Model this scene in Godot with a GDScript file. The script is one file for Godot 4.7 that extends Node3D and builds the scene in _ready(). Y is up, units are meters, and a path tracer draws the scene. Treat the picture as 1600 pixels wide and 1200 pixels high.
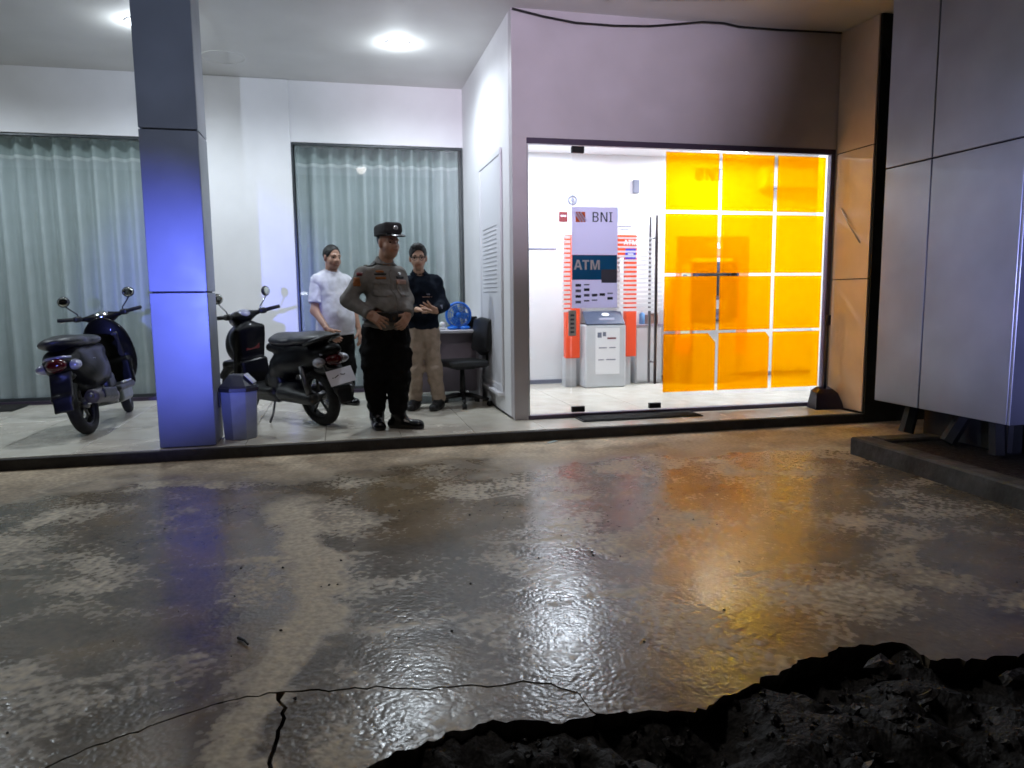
extends Node3D

const GROUND := 0.0
const PLAT := 0.09
const ROOF := 3.63

var counts := {}
var M := {}
var rng := RandomNumberGenerator.new()

# ---------------------------------------------------------------- naming

func numbered(parent: Node, called: String) -> String:
	var key := str(parent.get_instance_id()) + called
	var n: int = counts.get(key, 0)
	counts[key] = n + 1
	return called if n == 0 else "%s_%03d" % [called, n]

func tag(o: Node, label: String, category: String, group := "") -> Node:
	o.set_meta("label", label)
	o.set_meta("category", category)
	if group:
		o.set_meta("group", group)
	return o

func thing(called: String, label: String, category: String, at := Vector3.ZERO, turn := 0.0, group := "") -> Node3D:
	var o := Node3D.new()
	o.name = numbered(self, called)
	add_child(o, true)
	o.position = at
	o.rotation.y = turn
	tag(o, label, category, group)
	return o

func obj(called: String, mesh: Mesh, mat: Material, parent: Node = self, xf := Transform3D()) -> MeshInstance3D:
	var o := MeshInstance3D.new()
	o.name = numbered(parent, called)
	o.mesh = mesh
	o.material_override = mat
	o.transform = xf
	parent.add_child(o, true)
	return o

func setting(called: String, mesh: Mesh, mat: Material) -> MeshInstance3D:
	var o := obj(called, mesh, mat)
	o.set_meta("kind", "structure")
	return o

# ---------------------------------------------------------------- mesh helpers (faces given with any winding; turned away from a centre)

func begin(flat := true) -> SurfaceTool:
	var st := SurfaceTool.new()
	st.begin(Mesh.PRIMITIVE_TRIANGLES)
	st.set_smooth_group(-1 if flat else 0)
	return st

func done(st: SurfaceTool) -> ArrayMesh:
	st.generate_normals()
	return st.commit()

func tri(st: SurfaceTool, a: Vector3, b: Vector3, c: Vector3, centre: Vector3) -> void:
	var n := (b - a).cross(c - a)
	if n.dot((a + b + c) / 3.0 - centre) > 0.0:   # counter-clockwise seen from outside: swap
		var s := b
		b = c
		c = s
	for v: Vector3 in [a, b, c]:
		st.add_vertex(v)

func quad(st: SurfaceTool, a: Vector3, b: Vector3, c: Vector3, d: Vector3, centre: Vector3) -> void:
	tri(st, a, b, c, centre)
	tri(st, a, c, d, centre)

func ax(a: int, va: float, u: int, vu: float, w: int, vw: float) -> Vector3:
	var p := Vector3.ZERO
	p[a] = va
	p[u] = vu
	p[w] = vw
	return p

func add_box(st: SurfaceTool, at: Vector3, size: Vector3, bev := 0.0, turn := Basis()) -> void:
	var h := size * 0.5
	var x := Transform3D(turn, at)
	for a in 3:
		var u := (a + 1) % 3
		var w := (a + 2) % 3
		for s: float in [-1.0, 1.0]:
			var q: Array[Vector3] = []
			for k: Vector2 in [Vector2(-1, -1), Vector2(1, -1), Vector2(1, 1), Vector2(-1, 1)]:
				q.append(x * ax(a, s * h[a], u, k.x * (h[u] - bev), w, k.y * (h[w] - bev)))
			quad(st, q[0], q[1], q[2], q[3], at)
			if bev > 0.0:
				for s2: float in [-1.0, 1.0]:   # edge along w between faces a and u
					quad(st, x * ax(a, s * h[a], u, s2 * (h[u] - bev), w, -(h[w] - bev)), x * ax(a, s * h[a], u, s2 * (h[u] - bev), w, h[w] - bev),
						x * ax(a, s * (h[a] - bev), u, s2 * h[u], w, h[w] - bev), x * ax(a, s * (h[a] - bev), u, s2 * h[u], w, -(h[w] - bev)), at)
	if bev > 0.0:
		for sx: float in [-1.0, 1.0]:
			for sy: float in [-1.0, 1.0]:
				for sz: float in [-1.0, 1.0]:
					var b := h - Vector3.ONE * bev
					tri(st, x * Vector3(sx * h.x, sy * b.y, sz * b.z), x * Vector3(sx * b.x, sy * h.y, sz * b.z), x * Vector3(sx * b.x, sy * b.y, sz * h.z), at)

func box(size: Vector3, bev := 0.0, at := Vector3.ZERO, turn := Basis()) -> ArrayMesh:
	var st := begin()
	add_box(st, at, size, bev, turn)
	return done(st)

func span(lo: Vector3, hi: Vector3, bev := 0.0) -> ArrayMesh:
	return box(hi - lo, bev, (lo + hi) * 0.5)

func add_tube(st: SurfaceTool, path: Array, r0: float, r1 := -1.0, sides := 10, cap := true) -> void:
	if r1 < 0.0:
		r1 = r0
	var rings := []
	var n := path.size()
	var side := Vector3.ZERO
	for i in n:
		var dir: Vector3 = ((path[mini(i + 1, n - 1)] as Vector3) - (path[maxi(i - 1, 0)] as Vector3)).normalized()
		if side == Vector3.ZERO:
			side = dir.cross(Vector3.UP if absf(dir.y) < 0.9 else Vector3.RIGHT).normalized()
		side = (side - dir * side.dot(dir)).normalized()
		var up := dir.cross(side)
		var r := lerpf(r0, r1, float(i) / maxf(1.0, n - 1))
		var ring := []
		for k in sides:
			var a := TAU * k / sides
			ring.append((path[i] as Vector3) + (side * cos(a) + up * sin(a)) * r)
		rings.append(ring)
	for i in n - 1:
		var mid: Vector3 = ((path[i] as Vector3) + (path[i + 1] as Vector3)) * 0.5
		for k in sides:
			var k2 := (k + 1) % sides
			quad(st, rings[i][k], rings[i][k2], rings[i + 1][k2], rings[i + 1][k], mid)
	if cap:
		for e: int in [0, n - 1]:
			var other: Vector3 = path[1] if e == 0 else path[n - 2]
			for k in sides:
				tri(st, path[e], rings[e][k], rings[e][(k + 1) % sides], other)

func tube(path: Array, r0: float, r1 := -1.0, sides := 10) -> ArrayMesh:
	var st := begin(false)
	add_tube(st, path, r0, r1, sides)
	return done(st)

# profile: closed loop of (radius, height); turned about the y axis, then moved by x
func add_lathe(st: SurfaceTool, prof: Array, segs := 32, x := Transform3D(), closed := true, squash := Vector3.ONE) -> void:
	var n := prof.size()
	var mid := Vector2.ZERO
	for p: Vector2 in prof:
		mid += p / n
	for s in segs:
		var a0 := TAU * s / segs
		var a1 := TAU * (s + 1) / segs
		var am := (a0 + a1) * 0.5
		var centre := x * (Vector3(mid.x * cos(am), mid.y, mid.x * sin(am)) * squash)
		for i in (n if closed else n - 1):
			var p: Vector2 = prof[i]
			var q: Vector2 = prof[(i + 1) % n]
			var c := [Vector3(p.x * cos(a0), p.y, p.x * sin(a0)), Vector3(p.x * cos(a1), p.y, p.x * sin(a1)), Vector3(q.x * cos(a1), q.y, q.x * sin(a1)), Vector3(q.x * cos(a0), q.y, q.x * sin(a0))]
			for j in 4:
				c[j] = x * ((c[j] as Vector3) * squash)
			if p.x < 1e-5:
				tri(st, c[0], c[2], c[3], centre)
			elif q.x < 1e-5:
				tri(st, c[0], c[1], c[2], centre)
			else:
				quad(st, c[0], c[1], c[2], c[3], centre)

func lathe(prof: Array, segs := 32, x := Transform3D(), flat := false, squash := Vector3.ONE) -> ArrayMesh:
	var st := begin(flat)
	add_lathe(st, prof, segs, x, true, squash)
	return done(st)

func disc(r: float, h: float, x := Transform3D(), segs := 28) -> ArrayMesh:
	var st := begin()
	add_lathe(st, [Vector2(0, -h / 2), Vector2(r, -h / 2), Vector2(r, h / 2), Vector2(0, h / 2)], segs, x)
	return done(st)

func torus(big: float, small: float, x := Transform3D(), segs := 36, wide := 1.0) -> ArrayMesh:
	var prof := []
	for k in 12:
		prof.append(Vector2(big + small * cos(TAU * k / 12.0), small * wide * sin(TAU * k / 12.0)))
	return lathe(prof, segs, x)

# a flat outline in (x, z), from height y0 to y1
func slab(outline: PackedVector2Array, y0: float, y1: float, uvs := false, undercut := 0.0) -> ArrayMesh:
	var st := begin()
	var idx := Geometry2D.triangulate_polygon(outline)
	var put := func(v: Vector3) -> void:
		if uvs:
			st.set_uv(ground_uv(v))
		st.add_vertex(v)
	for i in range(0, idx.size(), 3):
		var t: Array[Vector2] = [outline[idx[i]], outline[idx[i + 1]], outline[idx[i + 2]]]
		var up: bool = (t[1] - t[0]).cross(t[2] - t[0]) > 0.0
		for k: int in ([0, 1, 2] if up else [0, 2, 1]):
			put.call(Vector3(t[k].x, y1, t[k].y))
		if undercut == 0.0:
			for k: int in ([0, 2, 1] if up else [0, 1, 2]):
				put.call(Vector3(t[k].x, y0, t[k].y))
	var n := outline.size()
	var inward := -1.0 if Geometry2D.is_polygon_clockwise(outline) else 1.0
	var foot := PackedVector2Array()
	for i in n:
		var along := (outline[(i + 2) % n] - outline[(i - 2 + n) % n]).normalized()
		foot.append(outline[i] - Vector2(along.y, -along.x) * inward * undercut)
	for i in n:
		var p := outline[i]
		var q := outline[(i + 1) % n]
		var nrm := Vector2(q.y - p.y, -(q.x - p.x)) * inward
		var c: Array[Vector3] = [Vector3(foot[i].x, y0, foot[i].y), Vector3(foot[(i + 1) % n].x, y0, foot[(i + 1) % n].y), Vector3(q.x, y1, q.y), Vector3(p.x, y1, p.y)]
		var face := (c[1] - c[0]).cross(c[2] - c[0])
		var good := face.dot(Vector3(nrm.x, 0, nrm.y)) < 0.0
		for k: int in ([0, 1, 2, 0, 2, 3] if good else [0, 2, 1, 0, 3, 2]):
			put.call(c[k])
	return done(st)

func words(text: String, height: float, depth := 0.003, face := "Droid Sans", weight := 400, italic := false) -> TextMesh:
	var f := SystemFont.new()
	f.font_names = PackedStringArray([face])
	f.font_weight = weight
	f.font_italic = italic
	var t := TextMesh.new()
	t.text = text
	t.font = f
	t.font_size = 64
	t.pixel_size = height / 64.0 / 0.73
	t.depth = depth
	t.curve_step = 1.0
	return t

# ---------------------------------------------------------------- smooth bodies: distance field and surface nets

class Blob:
	var kind := 0
	var a: Vector3
	var b: Vector3
	var ra := 0.0
	var rb := 0.0
	var inv := Transform3D()
	var lo: Vector3
	var hi: Vector3
	var tint := Color.WHITE
	var ba: Vector3
	var bb := 1.0
	func d(p: Vector3) -> float:
		if kind == 0:
			var h := clampf((p - a).dot(ba) / bb, 0.0, 1.0)
			return p.distance_to(a + ba * h) - lerpf(ra, rb, h)
		var q := inv * p
		if kind == 1:
			var k0 := (q / b).length()
			var k1 := (q / (b * b)).length()
			return k0 * (k0 - 1.0) / maxf(k1, 1e-5)
		q = q.abs() - b + Vector3.ONE * ra
		return q.max(Vector3.ZERO).length() + minf(maxf(q.x, maxf(q.y, q.z)), 0.0) - ra

func bone(a: Vector3, b: Vector3, ra: float, rb := -1.0, tint := Color.WHITE) -> Blob:
	var o := Blob.new()
	o.a = a
	o.b = b
	o.ra = ra
	o.rb = ra if rb < 0.0 else rb
	o.ba = b - a
	o.bb = maxf(o.ba.length_squared(), 1e-9)
	var r := maxf(o.ra, o.rb)
	o.lo = a.min(b) - Vector3.ONE * r
	o.hi = a.max(b) + Vector3.ONE * r
	o.tint = tint
	return o

func egg(at: Vector3, r: Vector3, turn := Basis(), tint := Color.WHITE) -> Blob:
	var o := Blob.new()
	o.kind = 1
	o.b = r
	var x := Transform3D(turn, at)
	o.inv = x.affine_inverse()
	var e := Vector3.ZERO
	for k in 3:
		e += (turn[k] * r[k]).abs()
	o.lo = at - e
	o.hi = at + e
	o.tint = tint
	return o

func brick(at: Vector3, half: Vector3, rnd: float, turn := Basis(), tint := Color.WHITE) -> Blob:
	var o := egg(at, half, turn, tint)
	o.kind = 2
	o.ra = rnd
	return o

func moved(list: Array, x: Transform3D) -> Array:
	var out := []
	for p: Blob in list:
		if p.kind == 0:
			out.append(bone(x * p.a, x * p.b, p.ra, p.rb, p.tint))
		else:
			var w := x * p.inv.affine_inverse()
			var q := egg(w.origin, p.b, w.basis, p.tint)
			q.kind = p.kind
			q.ra = p.ra
			out.append(q)
	return out

func field(p: Vector3, prims: Array, k: float, inflate: float, cuts: Array, clip: Array, sub: Array, noise: FastNoiseLite, amp: float) -> float:
	var d := 1e9
	for o: Blob in prims:
		var e := o.d(p)
		if absf(d - e) < k:
			var h := 0.5 + 0.5 * (e - d) / k
			d = lerpf(e, d, h) - k * h * (1.0 - h)
		else:
			d = minf(d, e)
	d -= inflate
	if noise:
		d += amp * noise.get_noise_3dv(p)
	for c: Array in cuts:
		d = maxf(d, (c[0] as Vector3).dot(p) - (c[1] as float))
	for o: Blob in clip:
		d = maxf(d, o.d(p))
	for o: Blob in sub:
		d = maxf(d, -o.d(p))
	return d

# options: inflate, cuts [[normal, offset]] (kept where n.p < offset), clip, sub, noise, amp
func blobs(prims: Array, cell: float, k: float, o := {}) -> Array:
	var inflate: float = o.get("inflate", 0.0)
	var cuts: Array = o.get("cuts", [])
	var clip: Array = o.get("clip", [])
	var sub: Array = o.get("sub", [])
	var noise: FastNoiseLite = o.get("noise", null)
	var amp: float = o.get("amp", 0.0)
	var lo := Vector3.ONE * 1e9
	var hi := -lo
	for p: Blob in prims:
		lo = lo.min(p.lo)
		hi = hi.max(p.hi)
	lo -= Vector3.ONE * (inflate + amp)
	hi += Vector3.ONE * (inflate + amp)
	for p: Blob in clip:
		lo = lo.max(p.lo)
		hi = hi.min(p.hi)
	lo -= Vector3.ONE * cell * 2.0
	hi += Vector3.ONE * cell * 2.0
	var size := hi - lo
	var B := 5
	var nb := Vector3i(int(ceil(size.x / cell / B)), int(ceil(size.y / cell / B)), int(ceil(size.z / cell / B)))
	var n := nb * B + Vector3i.ONE
	var val := PackedFloat32Array()
	val.resize(n.x * n.y * n.z)
	val.fill(1e9)
	var sy := n.x
	var sz := n.x * n.y
	var cells := PackedInt32Array()
	var rad := B * cell * 0.87
	for bz in nb.z:
		for by in nb.y:
			for bx in nb.x:
				var c := lo + Vector3(bx + 0.5, by + 0.5, bz + 0.5) * (B * cell)
				var ds := PackedFloat32Array()
				var dm := 1e9
				for p: Blob in prims:
					var e := p.d(c)
					ds.append(e)
					dm = minf(dm, e)
				if dm - inflate > rad * 1.3 + k * 0.5 + amp:
					continue
				if absf(field(c, prims, k, inflate, cuts, clip, sub, noise, amp)) > rad * 1.5 + k * 0.4 + amp:
					continue
				var near := []
				for i in prims.size():
					if ds[i] < dm + 2.4 * rad + k:
						near.append(prims[i])
				for z in range(bz * B, bz * B + B + 1):
					for y in range(by * B, by * B + B + 1):
						for x in range(bx * B, bx * B + B + 1):
							var at := x + y * sy + z * sz
							if val[at] > 1e8:
								val[at] = field(lo + Vector3(x, y, z) * cell, near, k, inflate, cuts, clip, sub, noise, amp)
							if x < bx * B + B and y < by * B + B and z < bz * B + B:
								cells.append(at)
	var vid := {}
	var verts := PackedVector3Array()
	var corner := [0, 1, sy, sy + 1, sz, sz + 1, sz + sy, sz + sy + 1]
	var cpos := [Vector3(0, 0, 0), Vector3(1, 0, 0), Vector3(0, 1, 0), Vector3(1, 1, 0), Vector3(0, 0, 1), Vector3(1, 0, 1), Vector3(0, 1, 1), Vector3(1, 1, 1)]
	var edges := [[0, 1], [2, 3], [4, 5], [6, 7], [0, 2], [1, 3], [4, 6], [5, 7], [0, 4], [1, 5], [2, 6], [3, 7]]
	for at in cells:
		var mask := 0
		for i in 8:
			if val[at + corner[i]] < 0.0:
				mask |= 1 << i
		if mask == 0 or mask == 255:
			continue
		var sum := Vector3.ZERO
		var m := 0
		for e: Array in edges:
			var i: int = e[0]
			var j: int = e[1]
			if (mask >> i & 1) != (mask >> j & 1):
				var vi := val[at + corner[i]]
				var vj := val[at + corner[j]]
				sum += (cpos[i] as Vector3).lerp(cpos[j], clampf(vi / (vi - vj), 0.0, 1.0))
				m += 1
		vid[at] = verts.size()
		var base := Vector3(at % sy, (at % sz) / sy, at / sz)
		verts.append(lo + (base + sum / m) * cell)
	var idx := PackedInt32Array()
	var step := [1, sy, sz]
	for at: int in vid:
		for a in 3:
			var s0: bool = val[at] < 0.0
			if s0 == (val[at + step[a]] < 0.0):
				continue
			var u: int = step[(a + 1) % 3]
			var w: int = step[(a + 2) % 3]
			if not (vid.has(at - u) and vid.has(at - w) and vid.has(at - u - w)):
				continue
			var q := [vid[at], vid[at - u], vid[at - u - w], vid[at - w]]
			for i: int in ([0, 2, 1, 0, 3, 2] if s0 else [0, 1, 2, 0, 2, 3]):
				idx.append(q[i])
	var nor := PackedVector3Array()
	nor.resize(verts.size())
	for i in range(0, idx.size(), 3):
		var f := (verts[idx[i + 2]] - verts[idx[i]]).cross(verts[idx[i + 1]] - verts[idx[i]])
		for j in 3:
			nor[idx[i + j]] += f
	for i in nor.size():
		nor[i] = nor[i].normalized()
	var col := PackedColorArray()
	for v in verts:
		var best := 1e9
		var t := Color.WHITE
		for p: Blob in prims:
			var e := p.d(v)
			if e < best:
				best = e
				t = p.tint
		col.append(t)
	return [verts, nor, col, idx]

func netted(parts: Array) -> ArrayMesh:
	var verts := PackedVector3Array()
	var nor := PackedVector3Array()
	var col := PackedColorArray()
	var idx := PackedInt32Array()
	for p: Array in parts:
		var off := verts.size()
		verts.append_array(p[0])
		nor.append_array(p[1])
		col.append_array(p[2])
		for i: int in p[3]:
			idx.append(i + off)
	var arr := []
	arr.resize(Mesh.ARRAY_MAX)
	arr[Mesh.ARRAY_VERTEX] = verts
	arr[Mesh.ARRAY_NORMAL] = nor
	arr[Mesh.ARRAY_COLOR] = col
	arr[Mesh.ARRAY_INDEX] = idx
	var m := ArrayMesh.new()
	m.add_surface_from_arrays(Mesh.PRIMITIVE_TRIANGLES, arr)
	return m

func soft(prims: Array, cell: float, k: float, o := {}) -> ArrayMesh:
	return netted([blobs(prims, cell, k, o)])

# ---------------------------------------------------------------- materials

func paint(c: Color, rough := 0.5, metal := 0.0, spec := 0.5) -> StandardMaterial3D:
	var m := StandardMaterial3D.new()
	m.albedo_color = c
	m.roughness = rough
	m.metallic = metal
	m.metallic_specular = spec
	return m

func noise_of(sd: int, freq: float, oct := 4, kind := FastNoiseLite.TYPE_SIMPLEX_SMOOTH) -> FastNoiseLite:
	var n := FastNoiseLite.new()
	n.seed = sd
	n.frequency = freq
	n.noise_type = kind
	n.fractal_octaves = oct
	return n

var noise_cache := {}

# a few noise pictures shared between all materials
func noise_tex(sd: int, freq: float, lo: Color, hi: Color, size := 256, oct := 4) -> NoiseTexture2D:
	var key := "%d %.3f %.2f" % [sd % 3, freq, lo.r]
	if noise_cache.has(key):
		return noise_cache[key]
	var t := NoiseTexture2D.new()
	t.width = size
	t.height = size
	t.seamless = true
	t.noise = noise_of(sd, freq, oct)
	var g := Gradient.new()
	g.set_color(0, lo)
	g.set_color(1, hi)
	t.color_ramp = g
	noise_cache[key] = t
	return t

# colour varied a little by two scales of noise, on all sides of a thing
func worn(c: Color, rough: float, vary: float, scale: float, sd: int, metal := 0.0, bump := 0.0) -> StandardMaterial3D:
	var m := paint(c, rough, metal)
	vary = snappedf(vary, 0.05) if vary < 0.12 else snappedf(vary, 0.1)
	m.albedo_texture = noise_tex(sd, 0.012, Color(1 - vary, 1 - vary, 1 - vary * 1.1), Color.WHITE)
	m.roughness_texture = noise_tex(sd + 1, 0.02, Color(0.75, 0.75, 0.75), Color.WHITE)
	m.roughness = minf(1.0, rough * 1.15)
	m.uv1_triplanar = true
	m.uv1_world_triplanar = true
	m.uv1_scale = Vector3.ONE * scale
	if bump > 0.0:
		m.heightmap_enabled = true
		m.heightmap_texture = noise_tex(sd + 2, 0.05, Color.BLACK, Color.WHITE)
		m.heightmap_scale = bump
	return m

func glass(alpha := 0.04, c := Color(0.9, 1.0, 0.97)) -> StandardMaterial3D:
	var m := paint(Color(c.r, c.g, c.b, alpha), 0.02)
	m.transparency = BaseMaterial3D.TRANSPARENCY_ALPHA
	return m

func film(c: Color) -> StandardMaterial3D:
	var m := paint(Color(c.r, c.g, c.b, 0.03), 0.0)
	m.transparency = BaseMaterial3D.TRANSPARENCY_ALPHA
	m.refraction_enabled = true
	m.refraction_scale = 0.0004
	m.backlight_enabled = true
	m.backlight = Color(0.80, 0.545, 0.01)
	return m

func lit_through(c: Color, share: float, rough := 0.5) -> StandardMaterial3D:
	var m := paint(c, rough)
	m.backlight_enabled = true
	m.backlight = Color(c.r * share, c.g * share, c.b * share)
	return m

func glow(c: Color, e: float) -> StandardMaterial3D:
	var m := paint(c, 0.4)
	m.emission_enabled = true
	m.emission = c
	m.emission_energy_multiplier = e
	return m

func tinted(rough := 0.6, sheen := 0.0, spec := 0.5) -> StandardMaterial3D:
	var m := paint(Color.WHITE, rough, 0.0, spec)
	m.vertex_color_use_as_albedo = true
	if sheen > 0.0:
		m.rim_enabled = true
		m.rim = sheen
		m.rim_tint = 0.5
	return m

func cloth(c: Color, sd: int, rough := 0.9) -> StandardMaterial3D:
	var m := worn(c, rough, 0.18, 3.0, sd)
	m.metallic_specular = 0.25
	return m

func ground_uv(v: Vector3) -> Vector2:
	return Vector2((v.x + 7.0) / 12.0, (v.z - 0.5) / 6.0)

func smooth(a: float, b: float, x: float) -> float:
	var t := clampf((x - a) / (b - a), 0.0, 1.0)
	return t * t * (3.0 - 2.0 * t)

# wet stained concrete: colour, roughness and relief over 12 m x 6 m
func wet_concrete() -> StandardMaterial3D:
	var W := 2048
	var H := 1024
	var grab := func(sd: int, freq: float, oct: int, warp := 0.0) -> PackedByteArray:
		var n := noise_of(sd, freq, oct)
		if warp > 0.0:
			n.domain_warp_enabled = true
			n.domain_warp_amplitude = warp
			n.domain_warp_frequency = freq * 1.5
		var im := n.get_image(W, H, false, false, true)
		im.convert(Image.FORMAT_L8)
		return im.get_data()
	var big: PackedByteArray = grab.call(11, 0.0042, 4, 40.0)
	var mid: PackedByteArray = grab.call(12, 0.016, 4, 20.0)
	var fine: PackedByteArray = grab.call(13, 0.13, 3)
	var dirt: PackedByteArray = grab.call(14, 0.0075, 5, 60.0)
	var grit: PackedByteArray = grab.call(15, 0.32, 2)
	var col := PackedByteArray()
	col.resize(W * H * 3)
	var rgh := PackedByteArray()
	rgh.resize(W * H)
	var hgt := PackedByteArray()
	hgt.resize(W * H)
	for y in H:
		var z := 0.5 + 6.0 * (y + 0.5) / H
		for x in W:
			var i := y * W + x
			var wx := -7.0 + 12.0 * (x + 0.5) / W
			var b := big[i] / 255.0
			var m := mid[i] / 255.0
			var f := fine[i] / 255.0
			var d := dirt[i] / 255.0
			# dry apron along the kerb, damp further out
			var damp := smooth(0.85, 1.5, z + (b - 0.5) * 0.9 + (m - 0.5) * 0.6)
			# a pale trail of cement slurry wandering away from the kerb, thinner ridges across
			var trail := -1.72 + 0.09 * sin(z * 2.6 - 0.6) + (m - 0.5) * 0.22 + (f - 0.5) * 0.05
			var pale := (1.0 - smooth(0.02, 0.15 + 0.03 * sin(z * 7.0), absf(wx - trail) + (f - 0.5) * 0.10)) * smooth(1.6, 2.4, z) * 1.5
			pale = maxf(pale, (1.0 - smooth(0.0, 0.05, absf(z - 2.92 - 0.05 * (wx + 1.3) + (m - 0.5) * 0.10))) * smooth(0.30, 0.6, b) * smooth(-3.2, -2.4, wx) * smooth(0.2, -0.6, wx))
			pale = maxf(pale, (1.0 - smooth(0.0, 0.05, absf(z - 3.75 + 0.10 * (wx + 1.3) + (m - 0.5) * 0.14))) * smooth(0.40, 0.7, d) * 0.8)
			pale = maxf(pale, smooth(0.50, 0.85, d * 0.6 + m * 0.22 + f * 0.18) * 0.8)
			pale = clampf(pale * (0.45 + 1.3 * f), 0.0, 1.0)
			# amber silt washed against the apron, grey bare slab further out
			var silt := smooth(1.0, 0.35, Vector2((wx + 1.05) / 0.75, (z - 1.95) / 1.05).length() + (d - 0.5) * 1.2 + (m - 0.5) * 0.5)
			silt = maxf(silt, smooth(0.55, 0.85, 1.0 - d + (m - 0.5) * 0.3) * 0.9)
			var bare := smooth(1.0, 0.5, Vector2((wx + 1.2) / 0.65, (z - 3.35) / 0.55).length() + (m - 0.5) * 0.6 + (b - 0.5) * 0.6)
			var wet := damp * smooth(0.05, 0.8, 0.78 - pale * 0.8 - (b - 0.5) * 0.9 + (m - 0.5) * 0.5 + (f - 0.5) * 0.3)
			var puddle := smooth(0.50, 0.72, b * 0.5 + d * 0.3 + (1.0 - m) * 0.2)
			var v := lerpf(0.37, lerpf(0.205, 0.130, wet), damp)
			v *= 0.50 + 0.86 * m
			v *= 0.62 + 0.76 * f
			var c := Vector3(v * 1.08, v * 0.87, v * 0.61)
			c = c.lerp(Vector3(0.165, 0.115, 0.055) * (0.6 + 0.8 * m), silt * 0.6 * damp)
			c = c.lerp(Vector3(0.135, 0.128, 0.115) * (0.75 + 0.5 * f), bare * 0.6 * damp)
			c = c.lerp(Vector3(0.43, 0.375, 0.285) * (0.60 + 0.7 * f), minf(1.0, pale * 1.15) * damp)
			var speck := 1.0 - smooth(0.80, 0.93, grit[i] / 255.0) * 0.4
			c *= speck
			col[i * 3] = int(255.0 * clampf(pow(c.x, 0.4545), 0.0, 1.0))
			col[i * 3 + 1] = int(255.0 * clampf(pow(c.y, 0.4545), 0.0, 1.0))
			col[i * 3 + 2] = int(255.0 * clampf(pow(c.z, 0.4545), 0.0, 1.0))
			var r := lerpf(0.75, lerpf(0.46, 0.235 - 0.12 * puddle, wet), damp) + pale * 0.15 + (f - 0.5) * 0.12 + (m - 0.5) * 0.10
			rgh[i] = int(255.0 * clampf(r, 0.09, 1.0))
			var h := 0.5 + (m - 0.5) * 0.22 + (f - 0.5) * lerpf(0.30, 0.10 + 0.16 * puddle, wet) + (grit[i] / 255.0 - 0.5) * lerpf(0.30, 0.14 + 0.10 * puddle, wet) + pale * 0.08
			hgt[i] = int(255.0 * clampf(h, 0.0, 1.0))
	var mat := paint(Color.WHITE, 1.0)
	mat.albedo_texture = ImageTexture.create_from_image(Image.create_from_data(W, H, false, Image.FORMAT_RGB8, col))
	mat.roughness_texture = ImageTexture.create_from_image(Image.create_from_data(W, H, false, Image.FORMAT_L8, rgh))
	mat.heightmap_enabled = true
	mat.heightmap_texture = ImageTexture.create_from_image(Image.create_from_data(W, H, false, Image.FORMAT_L8, hgt))
	mat.heightmap_scale = 0.8
	mat.metallic_specular = 0.37
	return mat

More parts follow.
